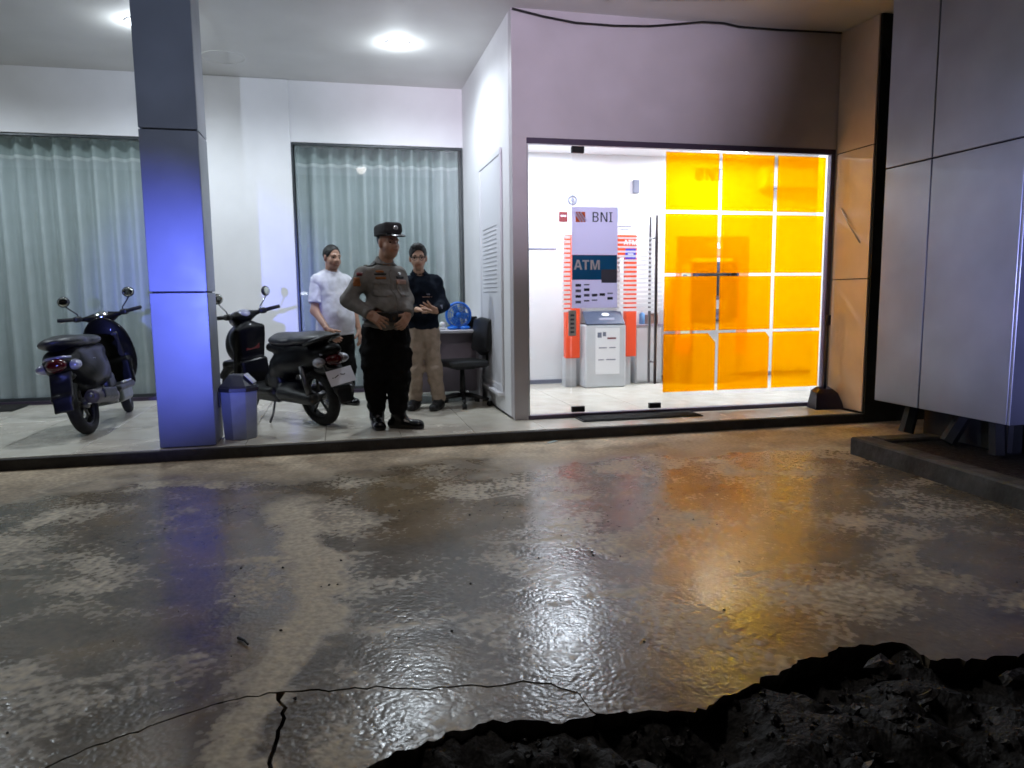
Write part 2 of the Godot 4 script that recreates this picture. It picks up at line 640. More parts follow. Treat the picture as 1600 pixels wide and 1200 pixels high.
func make_materials() -> void:
	M.wall = worn(Color(0.90, 0.90, 0.91), 0.55, 0.05, 0.35, 21)
	M.ceiling = worn(Color(0.84, 0.84, 0.83), 0.7, 0.06, 0.3, 23)
	M.tile = worn(Color(0.80, 0.775, 0.725), 0.22, 0.10, 0.9, 25)
	M.tile_b = worn(Color(0.785, 0.755, 0.705), 0.26, 0.12, 0.7, 27)
	M.grout = paint(Color(0.45, 0.43, 0.40), 0.9)
	M.kerb = worn(Color(0.22, 0.21, 0.21), 0.6, 0.35, 2.0, 29, 0.0, 0.2)
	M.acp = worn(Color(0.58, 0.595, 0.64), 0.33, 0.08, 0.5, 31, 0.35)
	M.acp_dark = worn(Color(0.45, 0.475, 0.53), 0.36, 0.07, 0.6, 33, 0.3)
	M.joint = paint(Color(0.06, 0.06, 0.065), 0.8)
	M.cladding = worn(Color(0.76, 0.74, 0.76), 0.38, 0.07, 0.5, 35, 0.1)
	M.wing = worn(Color(0.86, 0.80, 0.74), 0.4, 0.08, 0.5, 36)
	M.concrete_dark = worn(Color(0.30, 0.29, 0.28), 0.8, 0.4, 1.4, 37, 0.0, 0.5)
	M.dark_wall = worn(Color(0.17, 0.18, 0.17), 0.7, 0.2, 1.0, 39)
	M.wet = wet_concrete()
	M.soil = worn(Color(0.080, 0.071, 0.062), 0.8, 0.5, 3.0, 41, 0.0, 0.9)
	M.stone = worn(Color(0.15, 0.137, 0.125), 0.6, 0.4, 4.0, 43, 0.0, 0.5)
	M.curtain = worn(Color(0.68, 0.725, 0.735), 0.85, 0.07, 2.0, 45)
	M.curtain.backlight_enabled = true
	M.curtain.backlight = Color(0.2, 0.22, 0.22)
	M.curtain_band = worn(Color(0.60, 0.66, 0.66), 0.85, 0.1, 2.0, 47)
	M.curtain_tape = worn(Color(0.80, 0.84, 0.84), 0.8, 0.1, 2.0, 49)
	M.pane = glass(0.03)
	M.clear = glass(0.02)
	M.film = film(Color(1.0, 0.74, 0.012))
	M.film_b = film(Color(1.0, 0.80, 0.014))
	M.alu = paint(Color(0.80, 0.81, 0.82), 0.35, 0.5)
	M.frame_dark = paint(Color(0.27, 0.29, 0.30), 0.4, 0.3)
	M.alu_dark = paint(Color(0.33, 0.29, 0.36), 0.4, 0.4)
	M.steel = paint(Color(0.52, 0.50, 0.52), 0.3, 0.5)
	M.black = paint(Color(0.045, 0.047, 0.05), 0.5)
	M.gloss_black = paint(Color(0.030, 0.030, 0.033), 0.45)
	M.gloss_black.clearcoat_enabled = true
	M.gloss_black.clearcoat = 0.12
	M.gloss_black.clearcoat_roughness = 0.04
	M.gloss_black.metallic_specular = 0.22
	M.plastic_black = worn(Color(0.075, 0.077, 0.082), 0.45, 0.25, 3.0, 51)
	M.leather = worn(Color(0.10, 0.105, 0.115), 0.42, 0.2, 6.0, 53, 0.0, 0.1)
	M.rubber = worn(Color(0.07, 0.07, 0.072), 0.8, 0.3, 5.0, 55)
	M.chrome = paint(Color(0.82, 0.83, 0.85), 0.12, 1.0)
	M.metal_grey = worn(Color(0.42, 0.42, 0.43), 0.4, 0.3, 5.0, 57, 0.8)
	M.exhaust = worn(Color(0.36, 0.34, 0.34), 0.45, 0.35, 5.0, 59, 0.5)
	M.red_lens = paint(Color(0.25, 0.03, 0.045), 0.12)
	M.red_panel = paint(Color(0.40, 0.03, 0.05), 0.3)
	M.clear_lens = paint(Color(0.62, 0.62, 0.65), 0.10, 0.5)
	M.mirror = paint(Color(0.85, 0.87, 0.85), 0.04, 1.0)
	M.plate = paint(Color(0.86, 0.86, 0.90), 0.4)
	M.plate_ink = paint(Color(0.20, 0.20, 0.26), 0.5)
	M.bin_grey = worn(Color(0.56, 0.59, 0.65), 0.35, 0.1, 2.0, 61)
	M.bin_lid = paint(Color(0.13, 0.135, 0.16), 0.4)
	M.bin_flap = paint(Color(0.72, 0.73, 0.76), 0.4)
	M.mat = worn(Color(0.13, 0.12, 0.115), 0.95, 0.5, 8.0, 63, 0.0, 0.5)
	M.desk = worn(Color(0.82, 0.81, 0.84), 0.4, 0.06, 1.0, 65)
	M.desk_panel = worn(Color(0.66, 0.62, 0.68), 0.5, 0.08, 1.0, 67)
	M.fan_blue = paint(Color(0.10, 0.42, 0.82), 0.3)
	M.fan_pale = paint(Color(0.42, 0.66, 0.90), 0.3)
	M.cream = paint(Color(0.86, 0.86, 0.74), 0.5)
	M.white_plastic = paint(Color(0.85, 0.85, 0.87), 0.4)
	M.kiosk = worn(Color(0.78, 0.79, 0.81), 0.4, 0.05, 1.0, 69)
	M.kiosk_dark = paint(Color(0.20, 0.24, 0.33), 0.35)
	M.orange = paint(Color(0.93, 0.30, 0.13), 0.4)
	M.orange_pale = paint(Color(0.94, 0.58, 0.34), 0.4)
	M.frost = lit_through(Color(0.96, 0.96, 0.97), 1.0, 0.6)
	M.frost.albedo_color.a = 0.6
	M.frost.transparency = BaseMaterial3D.TRANSPARENCY_ALPHA
	M.board = lit_through(Color(0.84, 0.83, 0.90), 1.1)
	M.teal = lit_through(Color(0.10, 0.36, 0.47), 1.3)
	M.ink = paint(Color(0.12, 0.16, 0.20), 0.5)
	M.ink_grey = paint(Color(0.42, 0.43, 0.50), 0.5)
	M.logo_orange = paint(Color(0.86, 0.40, 0.20), 0.45)
	M.paper = paint(Color(0.90, 0.90, 0.91), 0.6)
	M.blue_sign = paint(Color(0.20, 0.20, 0.75), 0.4)
	M.dark_red = paint(Color(0.40, 0.10, 0.13), 0.5)
	M.navy_plastic = paint(Color(0.075, 0.085, 0.20), 0.35)
	M.screen = paint(Color(0.10, 0.10, 0.11), 0.15)
	M.wire = paint(Color(0.05, 0.05, 0.055), 0.7)
	M.lamp = glow(Color(0.95, 0.98, 1.0), 6.0)
	M.room_lamp = glow(Color(0.94, 0.97, 1.0), 80.0)
	M.tube_lamp = glow(Color(0.96, 0.98, 1.0), 9.0)
	M.shirt_grey = cloth(Color(0.52, 0.51, 0.505), 71)
	M.shirt_white = cloth(Color(0.88, 0.88, 0.92), 73)
	M.shirt_navy = cloth(Color(0.085, 0.115, 0.17), 75)
	M.trousers_black = cloth(Color(0.058, 0.058, 0.064), 77)
	M.trousers_khaki = cloth(Color(0.69, 0.62, 0.56), 79)
	M.boot = paint(Color(0.03, 0.03, 0.032), 0.25)
	M.shoe = paint(Color(0.06, 0.06, 0.065), 0.5)
	M.belt = paint(Color(0.04, 0.04, 0.045), 0.5)
	M.badge = paint(Color(0.55, 0.33, 0.16), 0.7)
	M.badge_dark = paint(Color(0.10, 0.10, 0.11), 0.7)
	M.badge_pink = paint(Color(0.62, 0.50, 0.46), 0.7)
	M.silver = paint(Color(0.8, 0.8, 0.8), 0.3, 0.8)
	M.skin = tinted(0.5)
	M.skin.subsurf_scatter_enabled = true
	M.skin.subsurf_scatter_strength = 0.06
	M.hair = paint(Color(0.035, 0.03, 0.03), 0.6)
	M.eye = paint(Color(0.05, 0.04, 0.04), 0.2)
	M.lip = paint(Color(0.36, 0.19, 0.16), 0.5)
	M.teeth = paint(Color(0.8, 0.78, 0.74), 0.4)
	M.blue_lamp = glow(Color(0.25, 0.30, 1.0), 4.0)
	M.stripe = paint(Color(0.75, 0.74, 0.72), 0.5)

# ---------------------------------------------------------------- the place

func _ready() -> void:
	rng.seed = 20240607
	make_camera_and_light()
	make_materials()
	make_ground()
	make_platform()
	make_alcove()
	make_cash_room()
	make_columns()
	make_cables()
	make_lamps()
	make_kiosks()
	make_room_fittings()
	make_glass_front()
	make_bin_and_mats()
	make_desk_corner()
	make_scooters()
	make_people()
	make_rubble()
	make_off_frame_lights()

func make_camera_and_light() -> void:
	var cam := Camera3D.new()
	cam.name = "camera"
	cam.fov = rad_to_deg(2.0 * atan(600.0 / 1150.0))
	cam.position = Vector3(-1.505, 1.215, 6.379)
	cam.basis = Basis(Vector3.UP, deg_to_rad(-13.1)) * Basis(Vector3.RIGHT, deg_to_rad(-6.9)) * Basis(Vector3.BACK, deg_to_rad(-0.59))
	cam.near = 0.05
	cam.far = 300.0
	# a phone's lens, focused short of the building
	var lens := CameraAttributesPhysical.new()
	lens.frustum_focal_length = 24.0 / (2.0 * 600.0 / 1150.0)
	lens.frustum_focus_distance = 3.2
	lens.frustum_near = 0.05
	lens.frustum_far = 300.0
	lens.exposure_aperture = 3.2
	cam.attributes = lens
	add_child(cam)
	cam.current = true
	var e := Environment.new()
	e.background_mode = Environment.BG_SKY
	var sky := Sky.new()
	var sm := ProceduralSkyMaterial.new()
	sm.sky_top_color = Color(0.020, 0.022, 0.032)
	sm.sky_horizon_color = Color(0.075, 0.068, 0.065)
	sm.sky_curve = 0.2
	sm.ground_bottom_color = Color(0.02, 0.018, 0.016)
	sm.ground_horizon_color = Color(0.05, 0.045, 0.042)
	sky.sky_material = sm
	e.sky = sky
	e.background_energy_multiplier = 1.0
	e.tonemap_mode = Environment.TONE_MAPPER_LINEAR
	e.tonemap_exposure = 1.0
	e.sdfgi_enabled = true
	e.ssao_enabled = true
	e.ssil_enabled = true
	var we := WorldEnvironment.new()
	we.name = "environment"
	we.environment = e
	add_child(we)

func lamp(called: String, at: Vector3, energy: float, size: float, c := Color(0.93, 0.97, 1.0)) -> OmniLight3D:
	var l := OmniLight3D.new()
	l.name = called
	l.position = at
	l.light_energy = energy
	l.light_size = size
	l.light_color = c
	l.omni_range = 25.0
	l.omni_attenuation = 2.0
	l.shadow_enabled = true
	add_child(l, true)
	return l

const EDGE: Array[Vector2] = [Vector2(-1.72, 4.64), Vector2(-1.64, 4.62), Vector2(-1.50, 4.56), Vector2(-1.40, 4.50), Vector2(-1.27, 4.47), Vector2(-1.14, 4.43), Vector2(-1.04, 4.44), Vector2(-0.93, 4.49), Vector2(-0.82, 4.47), Vector2(-0.69, 4.49), Vector2(-0.50, 4.53), Vector2(-0.41, 4.47), Vector2(-0.28, 4.43), Vector2(-0.10, 4.36), Vector2(0.11, 4.30), Vector2(0.29, 4.30), Vector2(0.36, 4.32), Vector2(0.36, 4.44), Vector2(0.55, 4.48), Vector2(0.74, 4.49)]

# a broken line: every stretch bent once or twice, seeded
func ragged(pts: Array, amp: float, each: float) -> Array:
	var out := []
	for i in pts.size() - 1:
		var p: Vector2 = pts[i]
		var q: Vector2 = pts[i + 1]
		out.append(p)
		var n := int(p.distance_to(q) / each)
		for k in range(1, n):
			out.append(p.lerp(q, float(k) / n) + Vector2(rng.randf_range(-amp, amp), rng.randf_range(-amp, amp)))
	out.append(pts[-1])
	return out

func make_ground() -> void:
	# open country under and behind everything, reaching the horizon
	setting("ground", slab(PackedVector2Array([Vector2(-150, -150), Vector2(150, -150), Vector2(150, 150), Vector2(-150, 150)]), -0.6, -0.40), M.soil)
	# the concrete forecourt: three slabs parted by real cracks
	var main: Array[Vector2] = [Vector2(-2.40, 4.46), Vector2(-2.35, 4.40), Vector2(-2.29, 4.345), Vector2(-2.20, 4.275), Vector2(-2.08, 4.215), Vector2(-1.97, 4.165), Vector2(-1.85, 4.125), Vector2(-1.74, 4.115)]
	var b: Array[Vector2] = [Vector2(-1.74, 4.115), Vector2(-1.66, 4.125), Vector2(-1.55, 4.145), Vector2(-1.41, 4.165), Vector2(-1.30, 4.205), Vector2(-1.18, 4.215), Vector2(-1.06, 4.245), Vector2(-0.98, 4.235), Vector2(-0.90, 4.27), Vector2(-0.83, 4.35), Vector2(-0.82, 4.465)]
	var a: Array[Vector2] = [Vector2(-1.74, 4.13), Vector2(-1.705, 4.21), Vector2(-1.71, 4.30), Vector2(-1.72, 4.39), Vector2(-1.725, 4.53), Vector2(-1.72, 4.64)]
	var rm := ragged(main, 0.009, 0.025)
	var rb := ragged(b, 0.009, 0.025)
	var ra := ragged(a, 0.007, 0.025)
	var re := ragged(EDGE, 0.014, 0.022)
	var north: Array[Vector2] = [Vector2(-7.0, 0.53), Vector2(5.0, 0.53), Vector2(5.0, 4.3), Vector2(2.2, 4.42), Vector2(1.2, 4.46)]
	var right_edge := []
	var cut := 0
	for i in re.size():
		if (re[i] as Vector2).x > -0.815 and cut == 0:
			cut = i
	for i in range(re.size() - 1, cut - 1, -1):
		right_edge.append(re[i])
	north.append_array(right_edge)
	for i in range(rb.size() - 1, -1, -1):
		north.append(rb[i])
	for i in range(rm.size() - 1, -1, -1):
		north.append(rm[i])
	north.append_array([Vector2(-2.9, 4.8), Vector2(-4.0, 5.6), Vector2(-7.0, 6.4)] as Array[Vector2])
	var g0 := setting("forecourt", slab(PackedVector2Array(north), -0.16, GROUND, true, 0.07), M.wet)
	g0.set_meta("label", "wet stained concrete forecourt in front of the building")
	# south-west slab and south-east slab
	var sw: Array[Vector2] = []
	for p: Vector2 in rm:
		sw.append(p + Vector2(0.001, rng.randf_range(0.0015, 0.0075)))
	for p: Vector2 in ra.slice(1):
		sw.append(p + Vector2(-0.006, 0.0))
	sw.append_array([Vector2(-1.80, 5.2), Vector2(-2.6, 5.6), Vector2(-3.2, 5.4), Vector2(-2.86, 4.82)] as Array[Vector2])
	setting("forecourt", slab(PackedVector2Array(sw), -0.16, GROUND - 0.0015, true, 0.03), M.wet)
	var se: Array[Vector2] = []
	for i in range(1, rb.size()):
		var p: Vector2 = rb[i]
		se.append(p + Vector2(-0.0002 if i > rb.size() - 8 else 0.0, rng.randf_range(0.0005, 0.005) if i < rb.size() - 14 else 0.0002))
	for i in range(cut - 1, -1, -1):
		se.append(re[i])
	for i in range(ra.size() - 2, 0, -1):
		se.append((ra[i] as Vector2) + Vector2(0.006, 0.0))
	setting("forecourt", slab(PackedVector2Array(se), -0.16, GROUND - 0.003, true, 0.03), M.wet)

func make_platform() -> void:
	setting("platform", span(Vector3(-8.0, -0.3, -2.6), Vector3(5.2, PLAT - 0.012, 0.5)), M.grout)
	var kerb := setting("kerb", span(Vector3(-8.0, -0.3, 0.5), Vector3(5.2, PLAT - 0.006, 0.53), 0.004), M.kerb)
	kerb.set_meta("label", "dark kerb face along the tiled platform")
	# floor tiles, each a piece of its own
	var platform := get_node("platform")
	var pitch := 0.60
	var m1 := box(Vector3(pitch - 0.004, 0.012, pitch - 0.004), 0.0015)
	var m2 := box(Vector3(pitch - 0.004, 0.012, 0.5 - 0.004), 0.0015)
	for i in 16:
		for j in 6:
			var x := -5.55 + pitch * i
			var z := 0.5 - 0.25 - 0.0
			if j > 0:
				z = 0.0 - pitch * (j - 0.5)
			if x > 0.0 and j > 0:
				continue
			if z < -2.6 or x > 3.3:
				continue
			obj("tile", m2 if j == 0 else m1, M.tile if (i * 7 + j * 3) % 4 else M.tile_b, platform, Transform3D(Basis(), Vector3(x, PLAT - 0.006 + rng.randf_range(-0.0006, 0.0004), z)))

func make_curtain(x0: float, x1: float, seed_at: float, label: String) -> void:
	var t := thing("curtain", label, "curtain", Vector3(x0, PLAT, -2.78), 0.0)
	var pitch := 0.185
	var n := int((x1 - x0) / pitch * 14)
	var strip := func(y0: float, y1: float, off: float, rows: int) -> ArrayMesh:
		var st := begin(false)
		var at := func(i: int, r: int) -> Vector3:
			var x := (x1 - x0) * i / n
			var y := lerpf(y0, y1, float(r) / rows)
			var hang := clampf((2.85 - y) / 2.6, 0.0, 1.0)
			var ph := TAU * x / pitch + 0.5 * sin(x * 2.3 + seed_at) + hang * 0.35 * sin(x * 5.1 + seed_at)
			var amp := 0.066 + 0.010 * sin(x * 3.7 + seed_at * 2.0) + 0.006 * hang * sin(x * 9.0)
			var s := sin(ph)
			return Vector3(x + 0.012 * sin(2.0 * ph), y, amp * (s + 0.18 * sin(3.0 * ph)) + off)
		for i in n:
			for r in rows:
				quad(st, at.call(i, r), at.call(i + 1, r), at.call(i + 1, r + 1), at.call(i, r + 1), Vector3((x1 - x0) * i / n, lerpf(y0, y1, (r + 0.5) / rows), -1.0))
		return done(st)
	obj("drape", strip.call(0.03, 2.66, 0.0, 10), M.curtain, t)
	obj("heading", strip.call(2.665, 2.86, 0.002, 2), M.curtain_band, t)
	obj("tape", strip.call(2.635, 2.672, 0.006, 1), M.curtain_tape, t)

func make_alcove() -> void:
	# back wall: lintels, pier and the piece under the ceiling
	var wall := thing("back_wall", "white back wall of the porch with two curtained windows", "wall", Vector3(0, 0, 0))
	obj("lintel", span(Vector3(-8.0, 2.96, -2.9), Vector3(-3.50, ROOF, -2.55)), M.wall, wall)
	obj("lintel", span(Vector3(-1.97, 2.96, -2.9), Vector3(0.0, ROOF, -2.553)), M.wall, wall)
	obj("pier", span(Vector3(-3.50, PLAT - 0.02, -2.9), Vector3(-1.97, ROOF - 0.002, -2.515), 0.006), M.wall, wall)
	obj("sill", span(Vector3(-8.0, PLAT - 0.02, -2.9), Vector3(-3.50, PLAT + 0.025, -2.53)), M.alu_dark, wall)
	obj("sill", span(Vector3(-1.97, PLAT - 0.02, -2.9), Vector3(0.0, PLAT + 0.025, -2.532)), M.alu_dark, wall)
	# dark rooms behind the curtains, closed on all sides
	for r: Array in [[-8.2, -3.4], [-2.05, 0.1]]:
		var room := thing("inner_room", "dim room closed behind the %s curtain" % ("left" if r[0] < -5 else "middle"), "room", Vector3.ZERO)
		obj("wall", span(Vector3(r[0], -0.2, -4.4), Vector3(r[1], ROOF + 0.2, -4.3)), M.wall, room)
		obj("wall", span(Vector3(r[0] - 0.1, -0.2, -4.4), Vector3(r[0], ROOF + 0.2, -2.9)), M.wall, room)
		obj("wall", span(Vector3(r[1], -0.2, -4.4), Vector3(r[1] + 0.1, ROOF + 0.2, -2.9)), M.wall, room)
		obj("ceiling", span(Vector3(r[0], ROOF, -4.3), Vector3(r[1], ROOF + 0.2, -2.9)), M.wall, room)
		obj("floor", span(Vector3(r[0], -0.2, -4.3), Vector3(r[1], PLAT - 0.022, -2.6)), M.grout, room)
	# windows
	for w: Array in [[-8.0, -3.50, "wide fixed window with dark frame, left of the blue column"], [-1.97, -0.0, "fixed window with dark frame behind the three men"]]:
		var t := thing("window", w[2], "window", Vector3(w[0], PLAT, -2.60))
		var wid: float = w[1] - w[0]
		obj("frame", span(Vector3(0, 2.845, -0.02), Vector3(wid, 2.87, 0.03)), M.frame_dark, t)
		obj("frame", span(Vector3(0, 0.026, -0.021), Vector3(wid, 0.06, 0.028)), M.frame_dark, t)
		obj("frame", span(Vector3(0, 0.061, -0.02), Vector3(0.022, 2.844, 0.03)), M.frame_dark, t)
		obj("frame", span(Vector3(wid - 0.022, 0.061, -0.02), Vector3(wid, 2.844, 0.03)), M.frame_dark, t)
		obj("pane", span(Vector3(0.036, 0.061, 0.0), Vector3(wid - 0.036, 2.844, 0.006)), M.pane, t)
	make_curtain(-7.98, -3.52, 0.3, "pleated grey-green curtain behind the wide left window")
	make_curtain(-1.95, -0.02, 1.9, "pleated grey-green curtain behind the three men")
	# porch ceiling, running on as the canopy over the forecourt
	setting("ceiling", span(Vector3(-9.0, ROOF, -2.9), Vector3(6.0, ROOF + 0.25, 4.0)), M.ceiling)
	setting("end_wall", span(Vector3(-8.2, -0.2, -2.9), Vector3(-8.0, ROOF, 0.3)), M.wall)
	# ceiling hatch, just visible
	var hatch := thing("ceiling_hatch", "round access hatch flush in the porch ceiling left of the downlight", "hatch", Vector3(-2.55, ROOF - 0.004, -1.85))
	obj("rim", lathe([Vector2(0.20, -0.004), Vector2(0.215, -0.004), Vector2(0.215, 0.004), Vector2(0.20, 0.004)], 40), M.ceiling, hatch)
	# side wall of the cash room with its framed panel
	var side := thing("side_wall", "bright white side wall between the porch and the glass-fronted room", "wall", Vector3.ZERO)
	obj("wall", span(Vector3(0.0, PLAT - 0.02, -2.9), Vector3(0.10, ROOF - 0.001, -0.121)), M.wall, side)
	var f := thing("side_hatch", "white aluminium framed louvred panel set in the side wall above the chair", "panel", Vector3(-0.003, 0.0, 0.0))
	var z0 := -1.46
	var z1 := -0.40
	var y0 := 0.30
	var y1 := 2.56
	obj("frame", span(Vector3(-0.02, y1 - 0.06, z0), Vector3(0.0, y1, z1), 0.004), M.white_plastic, f)
	obj("frame", span(Vector3(-0.02, y0, z0), Vector3(0.0, y0 + 0.06, z1), 0.004), M.white_plastic, f)
	obj("frame", span(Vector3(-0.02, y0 + 0.061, z0), Vector3(0.0, y1 - 0.061, z0 + 0.06), 0.004), M.white_plastic, f)
	obj("frame", span(Vector3(-0.02, y0 + 0.061, z1 - 0.06), Vector3(0.0, y1 - 0.061, z1), 0.004), M.white_plastic, f)
	obj("ledge", span(Vector3(-0.06, y0 - 0.035, z0 - 0.02), Vector3(-0.0, y0 - 0.005, z1 + 0.02), 0.004), M.white_plastic, f)
	obj("panel", span(Vector3(-0.012, y0 + 0.061, z0 + 0.061), Vector3(-0.002, y1 - 0.061, z1 - 0.061)), M.white_plastic, f)
	var slat := box(Vector3(0.004, 0.012, z1 - z0 - 0.40), 0.001)
	for k in 16:
		obj("slat", slat, M.white_plastic, f, Transform3D(Basis(Vector3.BACK, 0.4), Vector3(-0.015, 1.25 + 0.042 * k, (z0 + z1) * 0.5)))

func make_cash_room() -> void:
	# shell: fascia, strip beside the glass, back, right and ceiling; floor of tiles
	var t := thing("cash_room", "white cash machine room behind the glass front", "room", Vector3.ZERO)
	obj("fascia", span(Vector3(0.002, 2.57, -0.12), Vector3(3.24, ROOF - 0.001, 0.0)), M.cladding, t)
	obj("jamb", span(Vector3(0.002, PLAT - 0.01, -0.12), Vector3(0.13, 2.569, -0.0005)), M.cladding, t)
	obj("front_wall", span(Vector3(3.20, PLAT - 0.02, -0.12), Vector3(4.9, ROOF - 0.002, -0.003)), M.wall, t)
	obj("back_wall", span(Vector3(0.10, PLAT - 0.02, -2.5), Vector3(4.9, 3.0, -2.35)), M.wall, t)
	obj("right_wall", span(Vector3(4.7, PLAT - 0.02, -2.35), Vector3(4.9, 3.0, -0.12)), M.wall, t)
	obj("ceiling", span(Vector3(0.10, 2.9, -2.5), Vector3(4.9, 3.0, -0.12)), M.wall, t)
	obj("skirting", span(Vector3(0.10, 0.12, -2.35), Vector3(4.7, 0.17, -2.335)), M.ink_grey, t)
	obj("rail", span(Vector3(0.10, 1.755, -2.35), Vector3(1.1, 1.775, -2.342)), M.ink_grey, t)
	obj("pillar", span(Vector3(3.54, 0.12, -0.75), Vector3(3.95, 2.9, -0.35), 0.005), M.wall, t)
	obj("floor", span(Vector3(0.0, -0.2, -2.5), Vector3(4.9, 0.106, -0.03)), M.grout, t)
	var m1 := box(Vector3(0.596, 0.014, 0.596), 0.0015)
	for i in 8:
		for j in 4:
			var p := Vector3(0.10 + 0.3 + 0.6 * i, 0.113, -0.05 - 0.3 - 0.6 * j)
			if p.x > 4.7 or p.z < -2.3:
				continue
			obj("tile", m1, M.tile, t, Transform3D(Basis(), p))
	# return wall on the right, clad in big panels
	var w := thing("wing_wall", "clad return wall right of the orange panes, catching their glow", "wall", Vector3.ZERO)
	obj("core", span(Vector3(3.215, 0.0, 0.0), Vector3(3.5, ROOF - 0.003, 0.52)), M.dark_wall, w)
	for y: Array in [[0.10, 1.325], [1.335, 2.515], [2.525, ROOF - 0.004]]:
		obj("panel", span(Vector3(3.20, y[0], 0.004), Vector3(3.214, y[1], 0.515), 0.002), M.wing, w)
	obj("end_panel", span(Vector3(3.216, 0.0, 0.521), Vector3(5.0, ROOF - 0.004, 0.535)), M.dark_wall, w)

func clad_column(t: Node3D, lo: Vector3, hi: Vector3, joints: Array, mats: Array, verticals: Array) -> void:
	# mats: front (+z), left (-x), right (+x); verticals: z of joints on the left face
	var gap := 0.005
	var th := 0.02
	obj("core", span(lo + Vector3(th, 0, th), hi - Vector3(th, 0, th)), M.joint, t)
	var ys := [lo.y] + joints + [hi.y]
	for i in ys.size() - 1:
		var a: float = ys[i] + gap
		var b: float = ys[i + 1] - gap
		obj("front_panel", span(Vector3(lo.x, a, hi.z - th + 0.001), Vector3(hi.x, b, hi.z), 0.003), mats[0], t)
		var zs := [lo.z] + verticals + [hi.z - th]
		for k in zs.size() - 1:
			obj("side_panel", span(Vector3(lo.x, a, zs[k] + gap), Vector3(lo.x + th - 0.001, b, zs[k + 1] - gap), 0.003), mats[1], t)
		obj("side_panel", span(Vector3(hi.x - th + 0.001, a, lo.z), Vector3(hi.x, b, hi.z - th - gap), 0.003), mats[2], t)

func make_columns() -> void:
	var c := thing("clad_column", "slate grey panel-clad porch column washed with blue light, between the scooters", "column", Vector3.ZERO)
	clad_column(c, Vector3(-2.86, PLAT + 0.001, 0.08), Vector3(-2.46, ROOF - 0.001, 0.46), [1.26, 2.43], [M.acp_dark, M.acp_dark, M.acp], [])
	var p := thing("clad_pillar", "big pale panel-clad pillar standing clear of its base at the right edge", "pillar", Vector3.ZERO)
	clad_column(p, Vector3(2.60, 0.355, 1.40), Vector3(4.3, ROOF - 0.001, 2.62), [2.14], [M.acp, M.acp, M.acp], [1.86])
	obj("inner_pier", span(Vector3(2.86, 0.10, 1.62), Vector3(4.0, 0.356, 2.40), 0.02), M.dark_wall, p)
	for q: Array in [[Vector3(2.72, 0.13, 1.62), Vector3(2.78, 0.37, 1.62)], [Vector3(2.72, 0.13, 2.02), Vector3(2.86, 0.37, 2.05)], [Vector3(2.74, 0.13, 2.42), Vector3(2.72, 0.37, 2.42)], [Vector3(2.95, 0.13, 2.50), Vector3(2.92, 0.37, 2.52)]]:
		var st := begin()
		add_tube(st, q, 0.055, 0.05, 6)
		obj("support", done(st), M.dark_wall, p)
	var pl := thing("plinth", "low dark concrete plinth under the panel-clad pillar", "plinth", Vector3(2.2, 0, 1.7), deg_to_rad(-2.5))
	obj("kerb_stone", box(Vector3(0.16, 0.14, 2.2), 0.012, Vector3(0.08, 0.06, 1.05)), M.concrete_dark, pl)
	obj("kerb_stone", box(Vector3(2.4, 0.14, 0.16), 0.012, Vector3(1.37, 0.06, 0.03)), M.concrete_dark, pl)
	obj("bed", box(Vector3(2.3, 0.12, 2.1), 0.0, Vector3(1.32, 0.045, 1.17)), M.soil, pl)

func make_cables() -> void:
	var pts := []
	for p: Vector3 in [Vector3(0.0, 3.60, 0.05), Vector3(0.28, 3.555, 0.05), Vector3(0.56, 3.525, 0.05), Vector3(0.91, 3.525, 0.05), Vector3(1.25, 3.545, 0.05), Vector3(1.51, 3.58, 0.05), Vector3(1.75, 3.615, 0.05), Vector3(1.95, 3.615, 0.06), Vector3(2.1, 3.595, 0.06), Vector3(2.5, 3.595, 0.06), Vector3(2.9, 3.605, 0.06), Vector3(3.16, 3.61, 0.06)]:
		pts.append(p)
	tag(obj("cable", tube(pts, 0.009, 0.009, 6), M.wire), "thin dark cable sagging along the top of the fascia", "cable")
	var p2 := []
	for k in 13:
		var u := k / 12.0
		p2.append(Vector3(0.03 + 1.9 * u, 3.62 - 0.015 * sin(u * PI), 0.35 + 0.25 * u))
	tag(obj("cable", tube(p2, 0.008, 0.008, 6), M.wire), "second cable clipped along the canopy ceiling above the fascia", "cable")
	tag(obj("pipe_clip", tube([Vector3(0.62, 3.626, 0.39), Vector3(0.72, 3.60, 0.41), Vector3(0.80, 3.626, 0.43)], 0.012, 0.012, 6), M.wire), "small dark cable clip on the canopy ceiling", "clip")
	tag(obj("loose_wire", tube([Vector3(3.19, 2.0, 0.12), Vector3(3.185, 1.84, 0.24), Vector3(3.19, 1.66, 0.40)], 0.006, 0.006, 6), M.stripe), "short pale wire slanting across the clad return wall", "wire")
	var p3 := []
	for k in 11:
		var u := k / 10.0
		p3.append(Vector3(3.25 + 0.9 * u, 3.3 - 1.0 * u - 0.15 * sin(u * PI), 0.56 + 0.3 * u))
	tag(obj("cable", tube(p3, 0.008, 0.008, 6), M.wire), "dark cable hanging in the gap behind the pillar", "cable")

